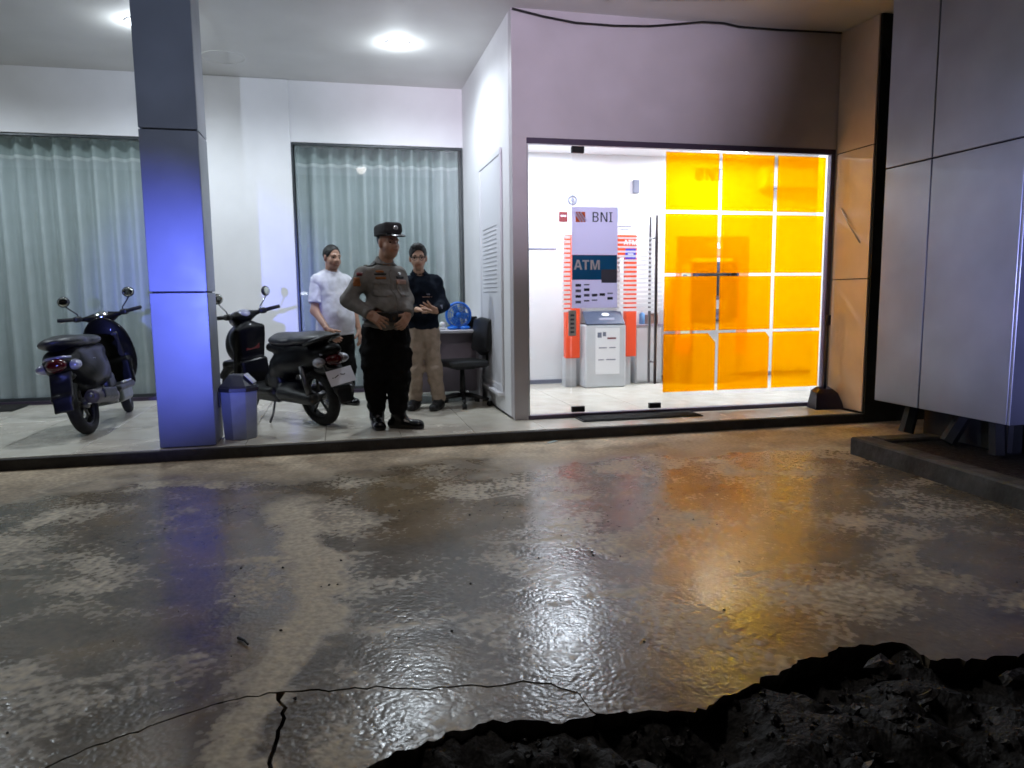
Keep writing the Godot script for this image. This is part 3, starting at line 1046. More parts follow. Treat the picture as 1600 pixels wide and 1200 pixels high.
func make_lamps() -> void:
	var spots := [Vector3(-0.86, 0, -1.09), Vector3(-3.12, 0, -0.98), Vector3(-5.4, 0, -0.95), Vector3(-1.0, 0, 2.9)]
	var names := ["round downlight in the porch ceiling above the men", "round downlight half hidden behind the column head", "round downlight at the far left of the porch ceiling", "canopy downlight in front of the kerb, above the forecourt"]
	for i in spots.size():
		var p: Vector3 = spots[i]
		var t := thing("downlight", names[i], "ceiling light", Vector3(p.x, ROOF, p.z), 0.0, "porch ceiling lights")
		var r := 0.105 if i < 3 else 0.075
		obj("trim", lathe([Vector2(r, -0.008), Vector2(r + 0.014, -0.006), Vector2(r + 0.016, 0.0), Vector2(r, 0.0)], 36), M.white_plastic, t)
		obj("diffuser", disc(r - 0.001, 0.012, Transform3D(Basis(), Vector3(0, -0.010, 0))), M.lamp, t)
		var l := SpotLight3D.new()
		l.name = "downlight_beam"
		l.light_energy = 4.1 if i < 3 else 1.9
		l.light_size = 0.09
		l.light_color = Color(0.92, 0.965, 1.0) if i < 3 else Color(1.0, 0.96, 0.92)
		l.spot_angle = 84.0
		l.spot_angle_attenuation = 0.6
		l.spot_range = 25.0
		l.shadow_enabled = true
		l.position = Vector3(p.x, ROOF - 0.045, p.z)
		l.rotation.x = -PI / 2
		add_child(l, true)
		if i < 3:
			lamp("downlight_lamp", Vector3(p.x, ROOF - 0.075, p.z), 0.30, 0.07)
	for i in 2:
		var x: float = [0.95, 3.05][i]
		var t := thing("room_light", ["round downlight over the white part of the cash room", "square light panel over the orange part of the cash room"][i], "ceiling light", Vector3(x, 2.9, -1.55), 0.0, "cash room ceiling lights")
		if i == 0:
			obj("trim", lathe([Vector2(0.125, -0.008), Vector2(0.145, -0.006), Vector2(0.148, 0.0), Vector2(0.125, 0.0)], 36), M.white_plastic, t)
			obj("diffuser", disc(0.124, 0.012, Transform3D(Basis(), Vector3(0, -0.010, 0))), M.tube_lamp, t)
		else:
			obj("frame", box(Vector3(0.64, 0.016, 0.64), 0.004, Vector3(0, -0.008, 0)), M.white_plastic, t)
			obj("diffuser", box(Vector3(0.60, 0.004, 0.60), 0.0, Vector3(0, -0.0185, 0)), M.room_lamp, t)
		var l := AreaLight3D.new()
		l.name = "room_lamp_%d" % i
		l.area_size = Vector2(0.20, 0.20) if i == 0 else Vector2(0.58, 0.58)
		l.light_energy = 6.8 if i == 0 else 3.0
		l.light_color = Color(0.91, 0.955, 1.0)
		l.position = Vector3(x, 2.9 - 0.024, -1.55)
		l.rotation.x = -PI / 2
		l.shadow_enabled = true
		add_child(l)

func make_kiosks() -> void:
	# left machine
	var t := thing("cash_machine", "grey cash machine with orange surround behind the white advertising board", "cash machine", Vector3(1.52, 0.12, -2.0), 0.0, "cash machines in the room")
	obj("cabinet", span(Vector3(-0.25, 0.0, -0.28), Vector3(0.25, 0.74, 0.25), 0.015), M.kiosk, t)
	obj("upper_cabinet", span(Vector3(-0.25, 0.742, -0.28), Vector3(0.25, 1.62, 0.05), 0.015), M.kiosk, t)
	var st := begin()
	add_box(st, Vector3(0, 0.815, 0.165), Vector3(0.48, 0.02, 0.22), 0.004, Basis(Vector3.RIGHT, 0.75))
	obj("keypad_shelf", done(st), M.kiosk_dark, t)
	obj("screen", span(Vector3(-0.19, 1.05, 0.051), Vector3(0.19, 1.40, 0.06)), M.screen, t)
	var tilt := Basis(Vector3.RIGHT, 0.75)
	obj("badge", disc(0.035, 0.004, Transform3D(tilt, Vector3(0.03, 0.855, 0.145)).scaled_local(Vector3(1.3, 1, 0.7))), M.paper, t)
	obj("badge_bar", box(Vector3(0.19, 0.004, 0.035), 0.0, Vector3(0.03, 0.805, 0.19), tilt), M.ink_grey, t)
	obj("notice", span(Vector3(-0.13, 0.16, 0.2505), Vector3(0.17, 0.70, 0.2525)), M.paper, t)
	for q: Array in [[-0.08, 0.62, 0.05, 0.06], [-0.02, 0.63, 0.04, 0.05], [0.07, 0.58, 0.11, 0.02], [-0.04, 0.47, 0.10, 0.012], [0.08, 0.47, 0.08, 0.012], [-0.06, 0.33, 0.07, 0.012], [0.06, 0.33, 0.12, 0.012]]:
		obj("print", box(Vector3(q[2], q[3], 0.001), 0.0, Vector3(q[0], q[1], 0.2532)), M.dark_red if q[1] == 0.58 else M.ink_grey, t)
	surround(t, -0.46, 0.42, M.orange)
	var red := obj("letters", words("ATM", 0.06, 0.003, "Droid Sans", 700), M.paper, t, Transform3D(Basis(), Vector3(0.335, 1.69, 0.158)))
	red.scale = Vector3(1, 1, 1)
	obj("small_sign", span(Vector3(0.27, 1.50, 0.158), Vector3(0.40, 1.62, 0.162)), M.blue_sign, t)
	obj("print", span(Vector3(0.30, 1.55, 0.1625), Vector3(0.37, 1.565, 0.1635)), M.paper, t)
	# right machine, behind the orange film
	var k := thing("cash_machine", "cash machine with dark screen module seen through the orange film", "cash machine", Vector3(2.95, 0.12, -2.0), 0.0, "cash machines in the room")
	obj("cabinet", span(Vector3(-0.27, 0.0, -0.28), Vector3(0.27, 0.74, 0.22), 0.015), M.kiosk, k)
	obj("upper_cabinet", span(Vector3(-0.27, 0.742, -0.28), Vector3(0.27, 1.46, 0.10), 0.015), M.ink_grey, k)
	obj("hood", span(Vector3(-0.28, 1.34, 0.101), Vector3(0.28, 1.47, 0.24), 0.012), M.kiosk_dark, k)
	obj("screen", span(Vector3(-0.22, 1.06, 0.101), Vector3(0.22, 1.31, 0.112)), M.screen, k)
	obj("side_cheek", span(Vector3(-0.28, 0.80, 0.101), Vector3(-0.25, 1.335, 0.23)), M.kiosk_dark, k)
	obj("side_cheek", span(Vector3(0.25, 0.80, 0.101), Vector3(0.28, 1.335, 0.23)), M.kiosk_dark, k)
	obj("keypad_shelf", box(Vector3(0.48, 0.03, 0.20), 0.006, Vector3(0, 0.80, 0.17), Basis(Vector3.RIGHT, 0.25)), M.kiosk_dark, k)
	obj("sticker", span(Vector3(0.03, 0.90, 0.1012), Vector3(0.10, 1.01, 0.104)), M.paper, k)
	obj("sticker", span(Vector3(0.14, 0.89, 0.1012), Vector3(0.21, 1.00, 0.104)), M.paper, k)
	obj("card_slot", span(Vector3(-0.20, 0.86, 0.1012), Vector3(-0.02, 1.02, 0.108)), M.screen, k)
	obj("notice", span(Vector3(-0.44, 0.55, 0.157), Vector3(-0.32, 1.44, 0.1595)), M.cream, k)
	for j in 9:
		obj("print", span(Vector3(-0.42, 0.66 + 0.08 * j, 0.1602), Vector3(-0.35 - 0.01 * (j % 3), 0.675 + 0.08 * j, 0.161)), M.ink_grey, k)
	surround(k, -0.47, 0.46, M.orange_pale)
	obj("letters", words("ATM", 0.07, 0.003, "Droid Sans", 700), M.paper, k, Transform3D(Basis(), Vector3(0.0, 1.66, 0.158)))

func surround(t: Node3D, x0: float, x1: float, m: Material) -> void:
	obj("surround", span(Vector3(x0, 1.52, 0.06), Vector3(x1, 1.78, 0.155), 0.01), m, t)
	obj("surround", span(Vector3(x0, 0.35, 0.06), Vector3(-0.285, 1.519, 0.155), 0.008), m, t)
	obj("surround", span(Vector3(0.285, 0.35, 0.06), Vector3(x1, 1.519, 0.155), 0.008), m, t)
	obj("stand", span(Vector3(x0 + 0.03, 0.0, -0.1), Vector3(-0.30, 0.349, 0.05)), M.kiosk, t)
	obj("stand", span(Vector3(0.30, 0.0, -0.1), Vector3(x1 - 0.03, 0.349, 0.05)), M.kiosk, t)

func make_room_fittings() -> void:
	var zb := -2.348
	var e := thing("wall_emblem", "round grey emblem on the white wall above the left cash machine", "emblem", Vector3(1.30, 2.35, zb))
	obj("ring", torus(0.05, 0.012, Transform3D(Basis(Vector3.RIGHT, PI / 2), Vector3(0, 0, 0.008)), 28), M.ink_grey, e)
	obj("hub", disc(0.025, 0.012, Transform3D(Basis(Vector3.RIGHT, PI / 2), Vector3(0, 0, 0.01))), M.ink_grey, e)
	var r := thing("wall_notice", "small square dark red notice left of the cash machine", "notice", Vector3(1.185, 2.15, zb))
	obj("panel", box(Vector3(0.11, 0.12, 0.006), 0.001, Vector3(0, 0, 0.004)), M.dark_red, r)
	obj("print", box(Vector3(0.07, 0.02, 0.001), 0.0, Vector3(0, 0.01, 0.0082)), M.board, r)
	var p := thing("poster", "pale blue poster with a line of small print on the back wall", "poster", Vector3(1.975, 2.16, zb))
	obj("sheet", box(Vector3(0.25, 0.38, 0.004), 0.0, Vector3(0, 0, 0.003)), M.paper, p)
	var pic := paint(Color(0.70, 0.80, 0.88), 0.5)
	obj("picture", box(Vector3(0.20, 0.22, 0.001), 0.0, Vector3(0, 0.05, 0.0058)), pic, p)
	obj("print", box(Vector3(0.18, 0.02, 0.001), 0.0, Vector3(0, -0.12, 0.0058)), M.ink_grey, p)
	obj("print", box(Vector3(0.12, 0.014, 0.001), 0.0, Vector3(0, -0.155, 0.0058)), M.ink_grey, p)
	var s := thing("wall_box", "upright grey box fixed high on the back wall", "junction box", Vector3(2.115, 2.525, zb))
	obj("case", box(Vector3(0.08, 0.16, 0.05), 0.008, Vector3(0, 0, 0.026)), M.ink_grey, s)
	var l := thing("wall_letters", "grey raised letters BNI high on the wall behind the orange film", "lettering", Vector3(3.10, 2.70, zb))
	obj("letters", words("BNI", 0.15, 0.02, "Droid Sans", 700), M.ink_grey, l, Transform3D(Basis(), Vector3(0, 0, 0.012)))
	var a := thing("air_conditioner", "wall mounted air conditioner seen dimly through the upper orange film", "air conditioner", Vector3(4.2, 2.66, zb))
	obj("case", box(Vector3(0.88, 0.27, 0.20), 0.03, Vector3(0, 0, 0.103)), M.white_plastic, a)
	obj("flap", box(Vector3(0.80, 0.012, 0.09), 0.003, Vector3(0, -0.13, 0.17), Basis(Vector3.RIGHT, 0.5)), M.ink_grey, a)
	var c := thing("low_cabinet", "low white cabinet between the two cash machines", "cabinet", Vector3(2.17, 0.12, -2.13))
	obj("body", span(Vector3(-0.18, 0.0, -0.2), Vector3(0.18, 0.70, 0.12), 0.006), M.kiosk, c)
	obj("top", span(Vector3(-0.195, 0.701, -0.205), Vector3(0.195, 0.725, 0.135), 0.004), M.desk_panel, c)
	obj("door", span(Vector3(-0.165, 0.03, 0.121), Vector3(0.165, 0.67, 0.135), 0.003), M.kiosk, c)
	var h := thing("hand_gel", "small pump bottle on the low white cabinet", "bottle", Vector3(2.10, 0.846, -2.06))
	obj("bottle", lathe([Vector2(0, 0), Vector2(0.035, 0), Vector2(0.035, 0.12), Vector2(0.012, 0.14), Vector2(0, 0.14)], 20), M.fan_pale, h)
	obj("pump", tube([Vector3(0, 0.14, 0), Vector3(0, 0.18, 0), Vector3(0.035, 0.182, 0)], 0.007), M.paper, h)
	var bx := thing("carton", "pinkish small carton beside the pump bottle", "carton", Vector3(2.24, 0.846, -2.10), 0.3)
	obj("box", box(Vector3(0.14, 0.11, 0.10), 0.003, Vector3(0, 0.055, 0)), M.badge_pink, bx)
	obj("flap", box(Vector3(0.14, 0.002, 0.05), 0.0, Vector3(0, 0.118, 0.04), Basis(Vector3.RIGHT, -0.4)), M.badge_pink, bx)

func cut_sheet(x0: float, x1: float, y0: float, y1: float, nick: float) -> ArrayMesh:
	# a film sheet as a thin prism standing in the (x, y) plane, its top right corner cut off by nick
	var pts := PackedVector2Array([Vector2(x0, y0), Vector2(x1, y0)])
	if nick > 0.0:
		pts.append_array([Vector2(x1, y1 - nick), Vector2(x1 - nick * 0.9, y1)])
	else:
		pts.append(Vector2(x1, y1))
	pts.append(Vector2(x0, y1))
	var st := begin()
	var z0 := -0.0188
	var z1 := -0.0172
	var mid := Vector3((x0 + x1) * 0.5, (y0 + y1) * 0.5, (z0 + z1) * 0.5)
	var n := pts.size()
	for i in range(1, n - 1):
		for z: float in [z0, z1]:
			tri(st, Vector3(pts[0].x, pts[0].y, z), Vector3(pts[i].x, pts[i].y, z), Vector3(pts[i + 1].x, pts[i + 1].y, z), mid)
	for i in n:
		var p := pts[i]
		var q := pts[(i + 1) % n]
		quad(st, Vector3(p.x, p.y, z0), Vector3(q.x, q.y, z0), Vector3(q.x, q.y, z1), Vector3(p.x, p.y, z1), mid)
	return done(st)

func make_glass_front() -> void:
	var f := thing("shop_front", "frameless glass front with dark head channel and orange film squares", "glass front", Vector3.ZERO)
	obj("head_channel", span(Vector3(0.131, 2.52, -0.06), Vector3(3.199, 2.569, -0.001), 0.003), M.alu_dark, f)
	obj("sill_channel", span(Vector3(0.131, PLAT - 0.005, -0.07), Vector3(3.199, 0.126, 0.004), 0.003), M.alu_dark, f)
	obj("left_frame", span(Vector3(0.131, 0.127, -0.05), Vector3(0.146, 2.519, -0.002)), M.alu, f)
	obj("right_frame", span(Vector3(3.15, 0.127, -0.06), Vector3(3.199, 2.519, -0.001), 0.004), M.alu_dark, f)
	obj("pane", span(Vector3(0.147, 0.127, -0.03), Vector3(0.538, 2.519, -0.02)), M.clear, f)
	obj("pane", span(Vector3(1.436, 0.127, -0.03), Vector3(3.149, 2.519, -0.02)), M.clear, f)
	var xs := [[1.445, 1.980], [2.010, 2.553], [2.588, 3.105]]
	var ys := [[1.975, 2.495], [1.400, 1.945], [0.862, 1.372], [0.285, 0.836]]
	for i in 3:
		for j in 4:
			var nick := 0.0
			if j == 3 and i < 2:
				nick = 0.09 if i == 0 else 0.05
			obj("film_square", cut_sheet(xs[i][0], xs[i][1], ys[j][0], ys[j][1], nick), M.film_b if i == 2 or j == 0 else M.film, f)
	for s in 17:
		obj("frosted_stripe", span(Vector3(0.455, 1.055 + 0.041 * s, -0.0195), Vector3(0.532, 1.055 + 0.041 * s + 0.026, -0.0180)), M.frost, f)
	# the door
	var d := thing("glass_door", "frameless glass door with long steel pull handles and dark corner fittings", "door", Vector3(0.545, 0.0, 0.0))
	obj("leaf", span(Vector3(0.0, 0.14, -0.03), Vector3(0.884, 2.512, -0.02)), M.clear, d)
	for q: Array in [[0.0, 0.115, 2.455, 2.513], [0.0, 0.125, 0.138, 0.19], [0.765, 0.882, 0.138, 0.19]]:
		obj("patch_fitting", span(Vector3(q[0], q[2], -0.045), Vector3(q[1], q[3], -0.005), 0.004), M.black, d)
	for z: float in [0.045, -0.095]:
		var h := obj("pull_handle", tube([Vector3(0.79, 0.38, z), Vector3(0.79, 1.92, z)], 0.014, 0.014, 12), M.steel, d)
		for y: float in [0.58, 1.72]:
			obj("standoff", tube([Vector3(0.79, y, z), Vector3(0.79, y, -0.018 if z > 0.0 else -0.032)], 0.010, 0.010, 8), M.steel, h)
	for s in 17:
		obj("frosted_stripe", span(Vector3(0.435, 1.055 + 0.041 * s, -0.0195), Vector3(0.880, 1.055 + 0.041 * s + 0.026 - 0.0006 * s, -0.0180)), M.frost, d)
	# the advertising board on the door
	var b := thing("advertising_board", "tall pale board lettered BNI and ATM fixed to the glass door", "sign", Vector3(0.545, 1.09, -0.016))
	obj("board", span(Vector3(0.0, 0.476, 0.0), Vector3(0.435, 0.90, 0.006), 0.001), M.board, b)
	obj("board", span(Vector3(0.0, 0.0, 0.0), Vector3(0.435, 0.254, 0.006), 0.001), M.board, b)
	obj("blue_band", span(Vector3(0.004, 0.255, 0.0), Vector3(0.431, 0.475, 0.006)), M.teal, b)
	obj("grey_square", span(Vector3(0.28, 0.225, 0.0062), Vector3(0.431, 0.345, 0.0070)), M.ink_grey, b)
	var logo := obj("emblem", span(Vector3(0.035, 0.765, 0.0062), Vector3(0.125, 0.855, 0.0072)), M.logo_orange, b)
	for k in 3:
		obj("stroke", box(Vector3(0.016, 0.10, 0.001), 0.0, Vector3(0.055 + 0.026 * k, 0.81, 0.0079), Basis(Vector3.BACK, 0.62)), M.board, logo)
	obj("letters", words("BNI", 0.088, 0.004, "Droid Sans", 400), M.ink, b, Transform3D(Basis(), Vector3(0.285, 0.81, 0.008)))
	obj("letters", words("ATM", 0.088, 0.004, "Droid Sans", 700, true), M.paper, b, Transform3D(Basis(), Vector3(0.145, 0.385, 0.0095)))
	for q: Array in [[0.06, 0.205, 1], [0.06, 0.155, 1], [0.06, 0.105, 1], [0.06, 0.055, 1], [0.14, 0.21, 0], [0.14, 0.165, 1], [0.14, 0.115, 1], [0.14, 0.065, 0], [0.215, 0.115, 1], [0.29, 0.12, 1], [0.215, 0.07, 0], [0.365, 0.13, 0], [0.365, 0.085, 1]]:
		obj("bank_mark", box(Vector3(0.052, 0.024 if q[2] else 0.012, 0.001), 0.0, Vector3(q[0], q[1], 0.0070)), M.ink_grey if int(q[1] * 100.0) % 2 == 1 else M.ink, b)
	var v := thing("door_label", "narrow upright white label on the glass left of the board", "label", Vector3(0.55, 0.955, -0.0165))
	obj("sheet", span(Vector3(-0.036, -0.115, 0.0), Vector3(0.036, 0.115, 0.002)), M.paper, v)
	for k in 5:
		obj("print", span(Vector3(-0.018, -0.09 + 0.038 * k, 0.0022), Vector3(0.018, -0.072 + 0.038 * k, 0.003)), M.ink_grey, v)
	# long-handled dustpan in the corner
	var dp := thing("dustpan", "dark blue long-handled dustpan standing in the corner right of the glass", "dustpan", Vector3(3.075, PLAT, 0.14), -0.1)
	var st := begin()
	for q: Array in [[0.0, 0.14, 0.10], [0.13, 0.115, 0.085]]:
		pass
	var lo := [Vector3(-0.15, 0.0, 0.12), Vector3(0.15, 0.0, 0.12), Vector3(0.13, 0.0, -0.09), Vector3(-0.13, 0.0, -0.09)]
	var hi := [Vector3(-0.11, 0.15, 0.05), Vector3(0.11, 0.15, 0.05), Vector3(0.10, 0.17, -0.07), Vector3(-0.10, 0.17, -0.07)]
	var mid := Vector3(0, 0.08, 0)
	for k in 4:
		quad(st, lo[k], lo[(k + 1) % 4], hi[(k + 1) % 4], hi[k], mid)
	quad(st, lo[0], lo[1], lo[2], lo[3], mid)
	var top := [hi[0] * Vector3(0.6, 1, 0.6) + Vector3(0, 0.035, 0), hi[1] * Vector3(0.6, 1, 0.6) + Vector3(0, 0.035, 0), hi[2] * Vector3(0.6, 1, 0.6) + Vector3(0, 0.035, 0), hi[3] * Vector3(0.6, 1, 0.6) + Vector3(0, 0.035, 0)]
	for k in 4:
		quad(st, hi[k], hi[(k + 1) % 4], top[(k + 1) % 4], top[k], mid)
	quad(st, top[0], top[1], top[2], top[3], mid)
	obj("scoop", done(st), M.navy_plastic, dp)
	obj("handle", tube([Vector3(0, 0.19, 0), Vector3(0.03, 0.86, -0.04)], 0.014, 0.014, 10), M.navy_plastic, dp)
	obj("grip", tube([Vector3(0.03, 0.80, -0.04), Vector3(0.035, 0.90, -0.04)], 0.024, 0.022, 10), M.navy_plastic, dp)

func make_bin_and_mats() -> void:
	var b := thing("waste_bin", "grey faceted waste bin with dark swing lid beside the blue column", "waste bin", Vector3(-2.315, PLAT, 0.155), 0.2)
	var seg := 8
	obj("body", lathe([Vector2(0, 0), Vector2(0.128, 0), Vector2(0.132, 0.01), Vector2(0.150, 0.395), Vector2(0.144, 0.395), Vector2(0.0, 0.30)], seg, Transform3D(Basis(Vector3.UP, 0.25), Vector3.ZERO), true), M.bin_grey, b)
	obj("rim", lathe([Vector2(0.144, 0.385), Vector2(0.163, 0.385), Vector2(0.163, 0.415), Vector2(0.144, 0.418)], seg, Transform3D(Basis(Vector3.UP, 0.25), Vector3.ZERO), true), M.bin_lid, b)
	obj("lid", lathe([Vector2(0, 0.41), Vector2(0.157, 0.416), Vector2(0.150, 0.43), Vector2(0.07, 0.515), Vector2(0, 0.515)], seg, Transform3D(Basis(Vector3.UP, 0.25), Vector3.ZERO), true), M.bin_lid, b)
	obj("swing_flap", box(Vector3(0.10, 0.008, 0.13), 0.003, Vector3(0.088, 0.482, 0.03), Basis(Vector3.UP, -0.3) * Basis(Vector3.BACK, -0.81)), M.bin_flap, b)
	obj("side_handle", box(Vector3(0.014, 0.13, 0.05), 0.004, Vector3(-0.155, 0.33, 0.06)), M.bin_lid, b)
	var m := thing("door_mat", "dark ribbed door mat in front of the glass door", "door mat", Vector3(1.14, PLAT, 0.10), 0.0)
	obj("backing", box(Vector3(1.16, 0.008, 0.34), 0.002, Vector3(0, 0.005, 0)), M.black, m)
	var rib := box(Vector3(1.13, 0.007, 0.016), 0.002)
	for k in 14:
		obj("rib", rib, M.mat, m, Transform3D(Basis(), Vector3(0, 0.0125, -0.15 + 0.0232 * k)))
	var m2 := thing("door_mat", "dark door mat under the left curtained window", "door mat", Vector3(-5.25, PLAT, -2.22), 0.0)
	obj("backing", box(Vector3(0.95, 0.008, 0.50), 0.002, Vector3(0, 0.005, 0)), M.black, m2)
	for k in 18:
		obj("rib", box(Vector3(0.92, 0.007, 0.018), 0.002), M.mat, m2, Transform3D(Basis(), Vector3(0, 0.0125, -0.22 + 0.0257 * k)))

func make_desk_corner() -> void:
	var d := thing("desk", "pale desk with lavender front panel in the porch corner", "desk", Vector3(-0.47, PLAT, -1.62))
	obj("top", span(Vector3(-0.42, 0.735, -0.35), Vector3(0.42, 0.765, 0.40), 0.004), M.desk, d)
	obj("leg_panel", span(Vector3(0.385, 0.0, -0.33), Vector3(0.415, 0.734, 0.38), 0.002), M.desk, d)
	obj("leg_panel", span(Vector3(-0.415, 0.0, -0.33), Vector3(-0.385, 0.734, 0.38), 0.002), M.desk, d)
	obj("front_panel", span(Vector3(-0.384, 0.12, 0.20), Vector3(0.384, 0.734, 0.218)), M.desk_panel, d)
	obj("shelf", span(Vector3(-0.384, 0.10, -0.30), Vector3(0.384, 0.118, 0.19)), M.desk_panel, d)
	var f := thing("desk_fan", "bright blue desk fan with round guard on the pale desk", "fan", Vector3(-0.275, PLAT + 0.765, -1.42), 0.0)
	var face := Transform3D(Basis(Vector3.RIGHT, PI / 2), Vector3(0, 0.155, 0.03))
	obj("guard", torus(0.128, 0.014, face, 40, 2.2), M.fan_blue, f)
	for k in 9:
		var a := TAU * k / 9.0
		var dir := Vector3(cos(a), sin(a), 0)
		obj("guard_spoke", tube([Vector3(0, 0.155, 0.058) + dir * 0.03, Vector3(0, 0.155, 0.062) + dir * 0.08, Vector3(0, 0.155, 0.045) + dir * 0.125], 0.0035, 0.0035, 6), M.fan_blue, f)
	for k in 3:
		obj("guard_ring", torus(0.055 + 0.025 * k, 0.003, Transform3D(Basis(Vector3.RIGHT, PI / 2), Vector3(0, 0.155, 0.060)), 32), M.fan_blue, f)
	for k in 3:
		var turn := Basis(Vector3.BACK, TAU * k / 3.0 + 0.4)
		obj("blade", box(Vector3(0.075, 0.085, 0.004), 0.001, Vector3(0, 0.155, 0.02) + turn * Vector3(0, 0.062, 0), turn * Basis(Vector3.UP, 0.5)), M.fan_pale, f)
	obj("hub", soft([egg(Vector3(0, 0.155, 0.05), Vector3(0.034, 0.034, 0.02))], 0.006, 0.01), M.fan_blue, f)
	obj("motor", tube([Vector3(0, 0.155, 0.015), Vector3(0, 0.155, -0.075)], 0.045, 0.03, 16), M.fan_blue, f)
	obj("base", soft([egg(Vector3(-0.065, 0.02, 0.03), Vector3(0.06, 0.024, 0.06)), egg(Vector3(0.065, 0.02, 0.03), Vector3(0.06, 0.024, 0.06)), bone(Vector3(0, 0.02, 0.0), Vector3(0, 0.13, -0.03), 0.03, 0.022)], 0.008, 0.02, {"cuts": [[Vector3.DOWN, 0.0]]}), M.fan_blue, f)
	var m := thing("small_monitor", "small black box standing on the desk right of the fan", "monitor", Vector3(-0.118, PLAT + 0.765, -1.46))
	obj("case", box(Vector3(0.11, 0.135, 0.05), 0.006, Vector3(0, 0.068, 0)), M.plastic_black, m)
	obj("front", box(Vector3(0.09, 0.10, 0.002), 0.0, Vector3(0, 0.075, 0.0262)), M.screen, m)
	var s := thing("paper_tray", "cream plastic tray tilted on the desk left of the fan", "tray", Vector3(-0.50, PLAT + 0.765, -1.42))
	obj("base", box(Vector3(0.17, 0.025, 0.14), 0.006, Vector3(0, 0.013, 0)), M.white_plastic, s)
	obj("back", box(Vector3(0.13, 0.012, 0.16), 0.004, Vector3(-0.015, 0.075, -0.01), Basis(Vector3.BACK, -0.95)), M.cream, s)
	obj("roll", tube([Vector3(0.06, 0.055, -0.04), Vector3(0.06, 0.055, 0.05)], 0.03, 0.03, 16), M.white_plastic, s)
	# office chair
	var c := thing("office_chair", "black wheeled office chair facing left in front of the desk", "chair", Vector3(-0.30, PLAT, -1.04), -PI / 2 + 0.25)
	# local: faces +z
	obj("seat", soft([brick(Vector3(0, 0.44, 0.0), Vector3(0.22, 0.035, 0.22), 0.035)], 0.014, 0.02), M.leather, c)
	obj("backrest", soft([brick(Vector3(0, 0.72, -0.23), Vector3(0.20, 0.17, 0.03), 0.03, Basis(Vector3.RIGHT, -0.12)), egg(Vector3(0, 0.70, -0.235), Vector3(0.205, 0.20, 0.05))], 0.014, 0.03), M.leather, c)
	obj("back_bar", tube([Vector3(0, 0.40, -0.12), Vector3(0, 0.40, -0.27), Vector3(0, 0.48, -0.29), Vector3(0, 0.66, -0.275)], 0.022, 0.018, 8), M.plastic_black, c)
	obj("seat_plate", box(Vector3(0.2, 0.03, 0.2), 0.005, Vector3(0, 0.395, 0)), M.plastic_black, c)
	obj("gas_column", tube([Vector3(0, 0.10, 0), Vector3(0, 0.25, 0), Vector3(0, 0.39, 0)], 0.035, 0.022, 14), M.plastic_black, c)
	for k in 5:
		var a := TAU * k / 5.0 + 0.35
		var dir := Vector3(cos(a), 0, sin(a))
		obj("base_arm", tube([Vector3(0, 0.11, 0) + dir * 0.02, Vector3(0, 0.10, 0) + dir * 0.14, Vector3(0, 0.068, 0) + dir * 0.275], 0.026, 0.016, 8), M.plastic_black, c)
		var across := Vector3(-dir.z, 0, dir.x)
		obj("castor", tube([Vector3(0, 0.027, 0) + dir * 0.285 - across * 0.022, Vector3(0, 0.027, 0) + dir * 0.285 + across * 0.022], 0.027, 0.027, 14), M.rubber, c)

# ---------------------------------------------------------------- scooters (local: forward +z, right side -x)

func wheel(called: String, t: Node3D, at: Vector3, r: float, wide: float, turned := Transform3D()) -> void:
	var x := Transform3D(Basis(Vector3.BACK, PI / 2), at)
	var w := obj(called, torus(r - wide * 0.5, wide * 0.5, x, 40, 1.0), M.rubber, t, turned)
	var st := begin(false)
	add_lathe(st, [Vector2(r - wide * 0.95, -wide * 0.30), Vector2(r - wide * 0.72, -wide * 0.36), Vector2(r - wide * 0.72, wide * 0.36), Vector2(r - wide * 0.95, wide * 0.30)], 36, x)
	obj("rim", done(st), M.metal_grey, w)
	for k in 5:
		var a := TAU * k / 5.0
		var d := Vector3(0, cos(a), sin(a))
		obj("spoke", tube([at + d * 0.03, at + d * (r - wide * 0.9)], 0.016, 0.012, 6), M.metal_grey, w)
	obj("hub", tube([at - Vector3(wide * 0.5, 0, 0), at + Vector3(wide * 0.5, 0, 0)], 0.045, 0.045, 16), M.metal_grey, w)
	obj("axle_nut", tube([at - Vector3(wide * 0.75, 0, 0), at + Vector3(wide * 0.75, 0, 0)], 0.015, 0.015, 8), M.chrome, w)

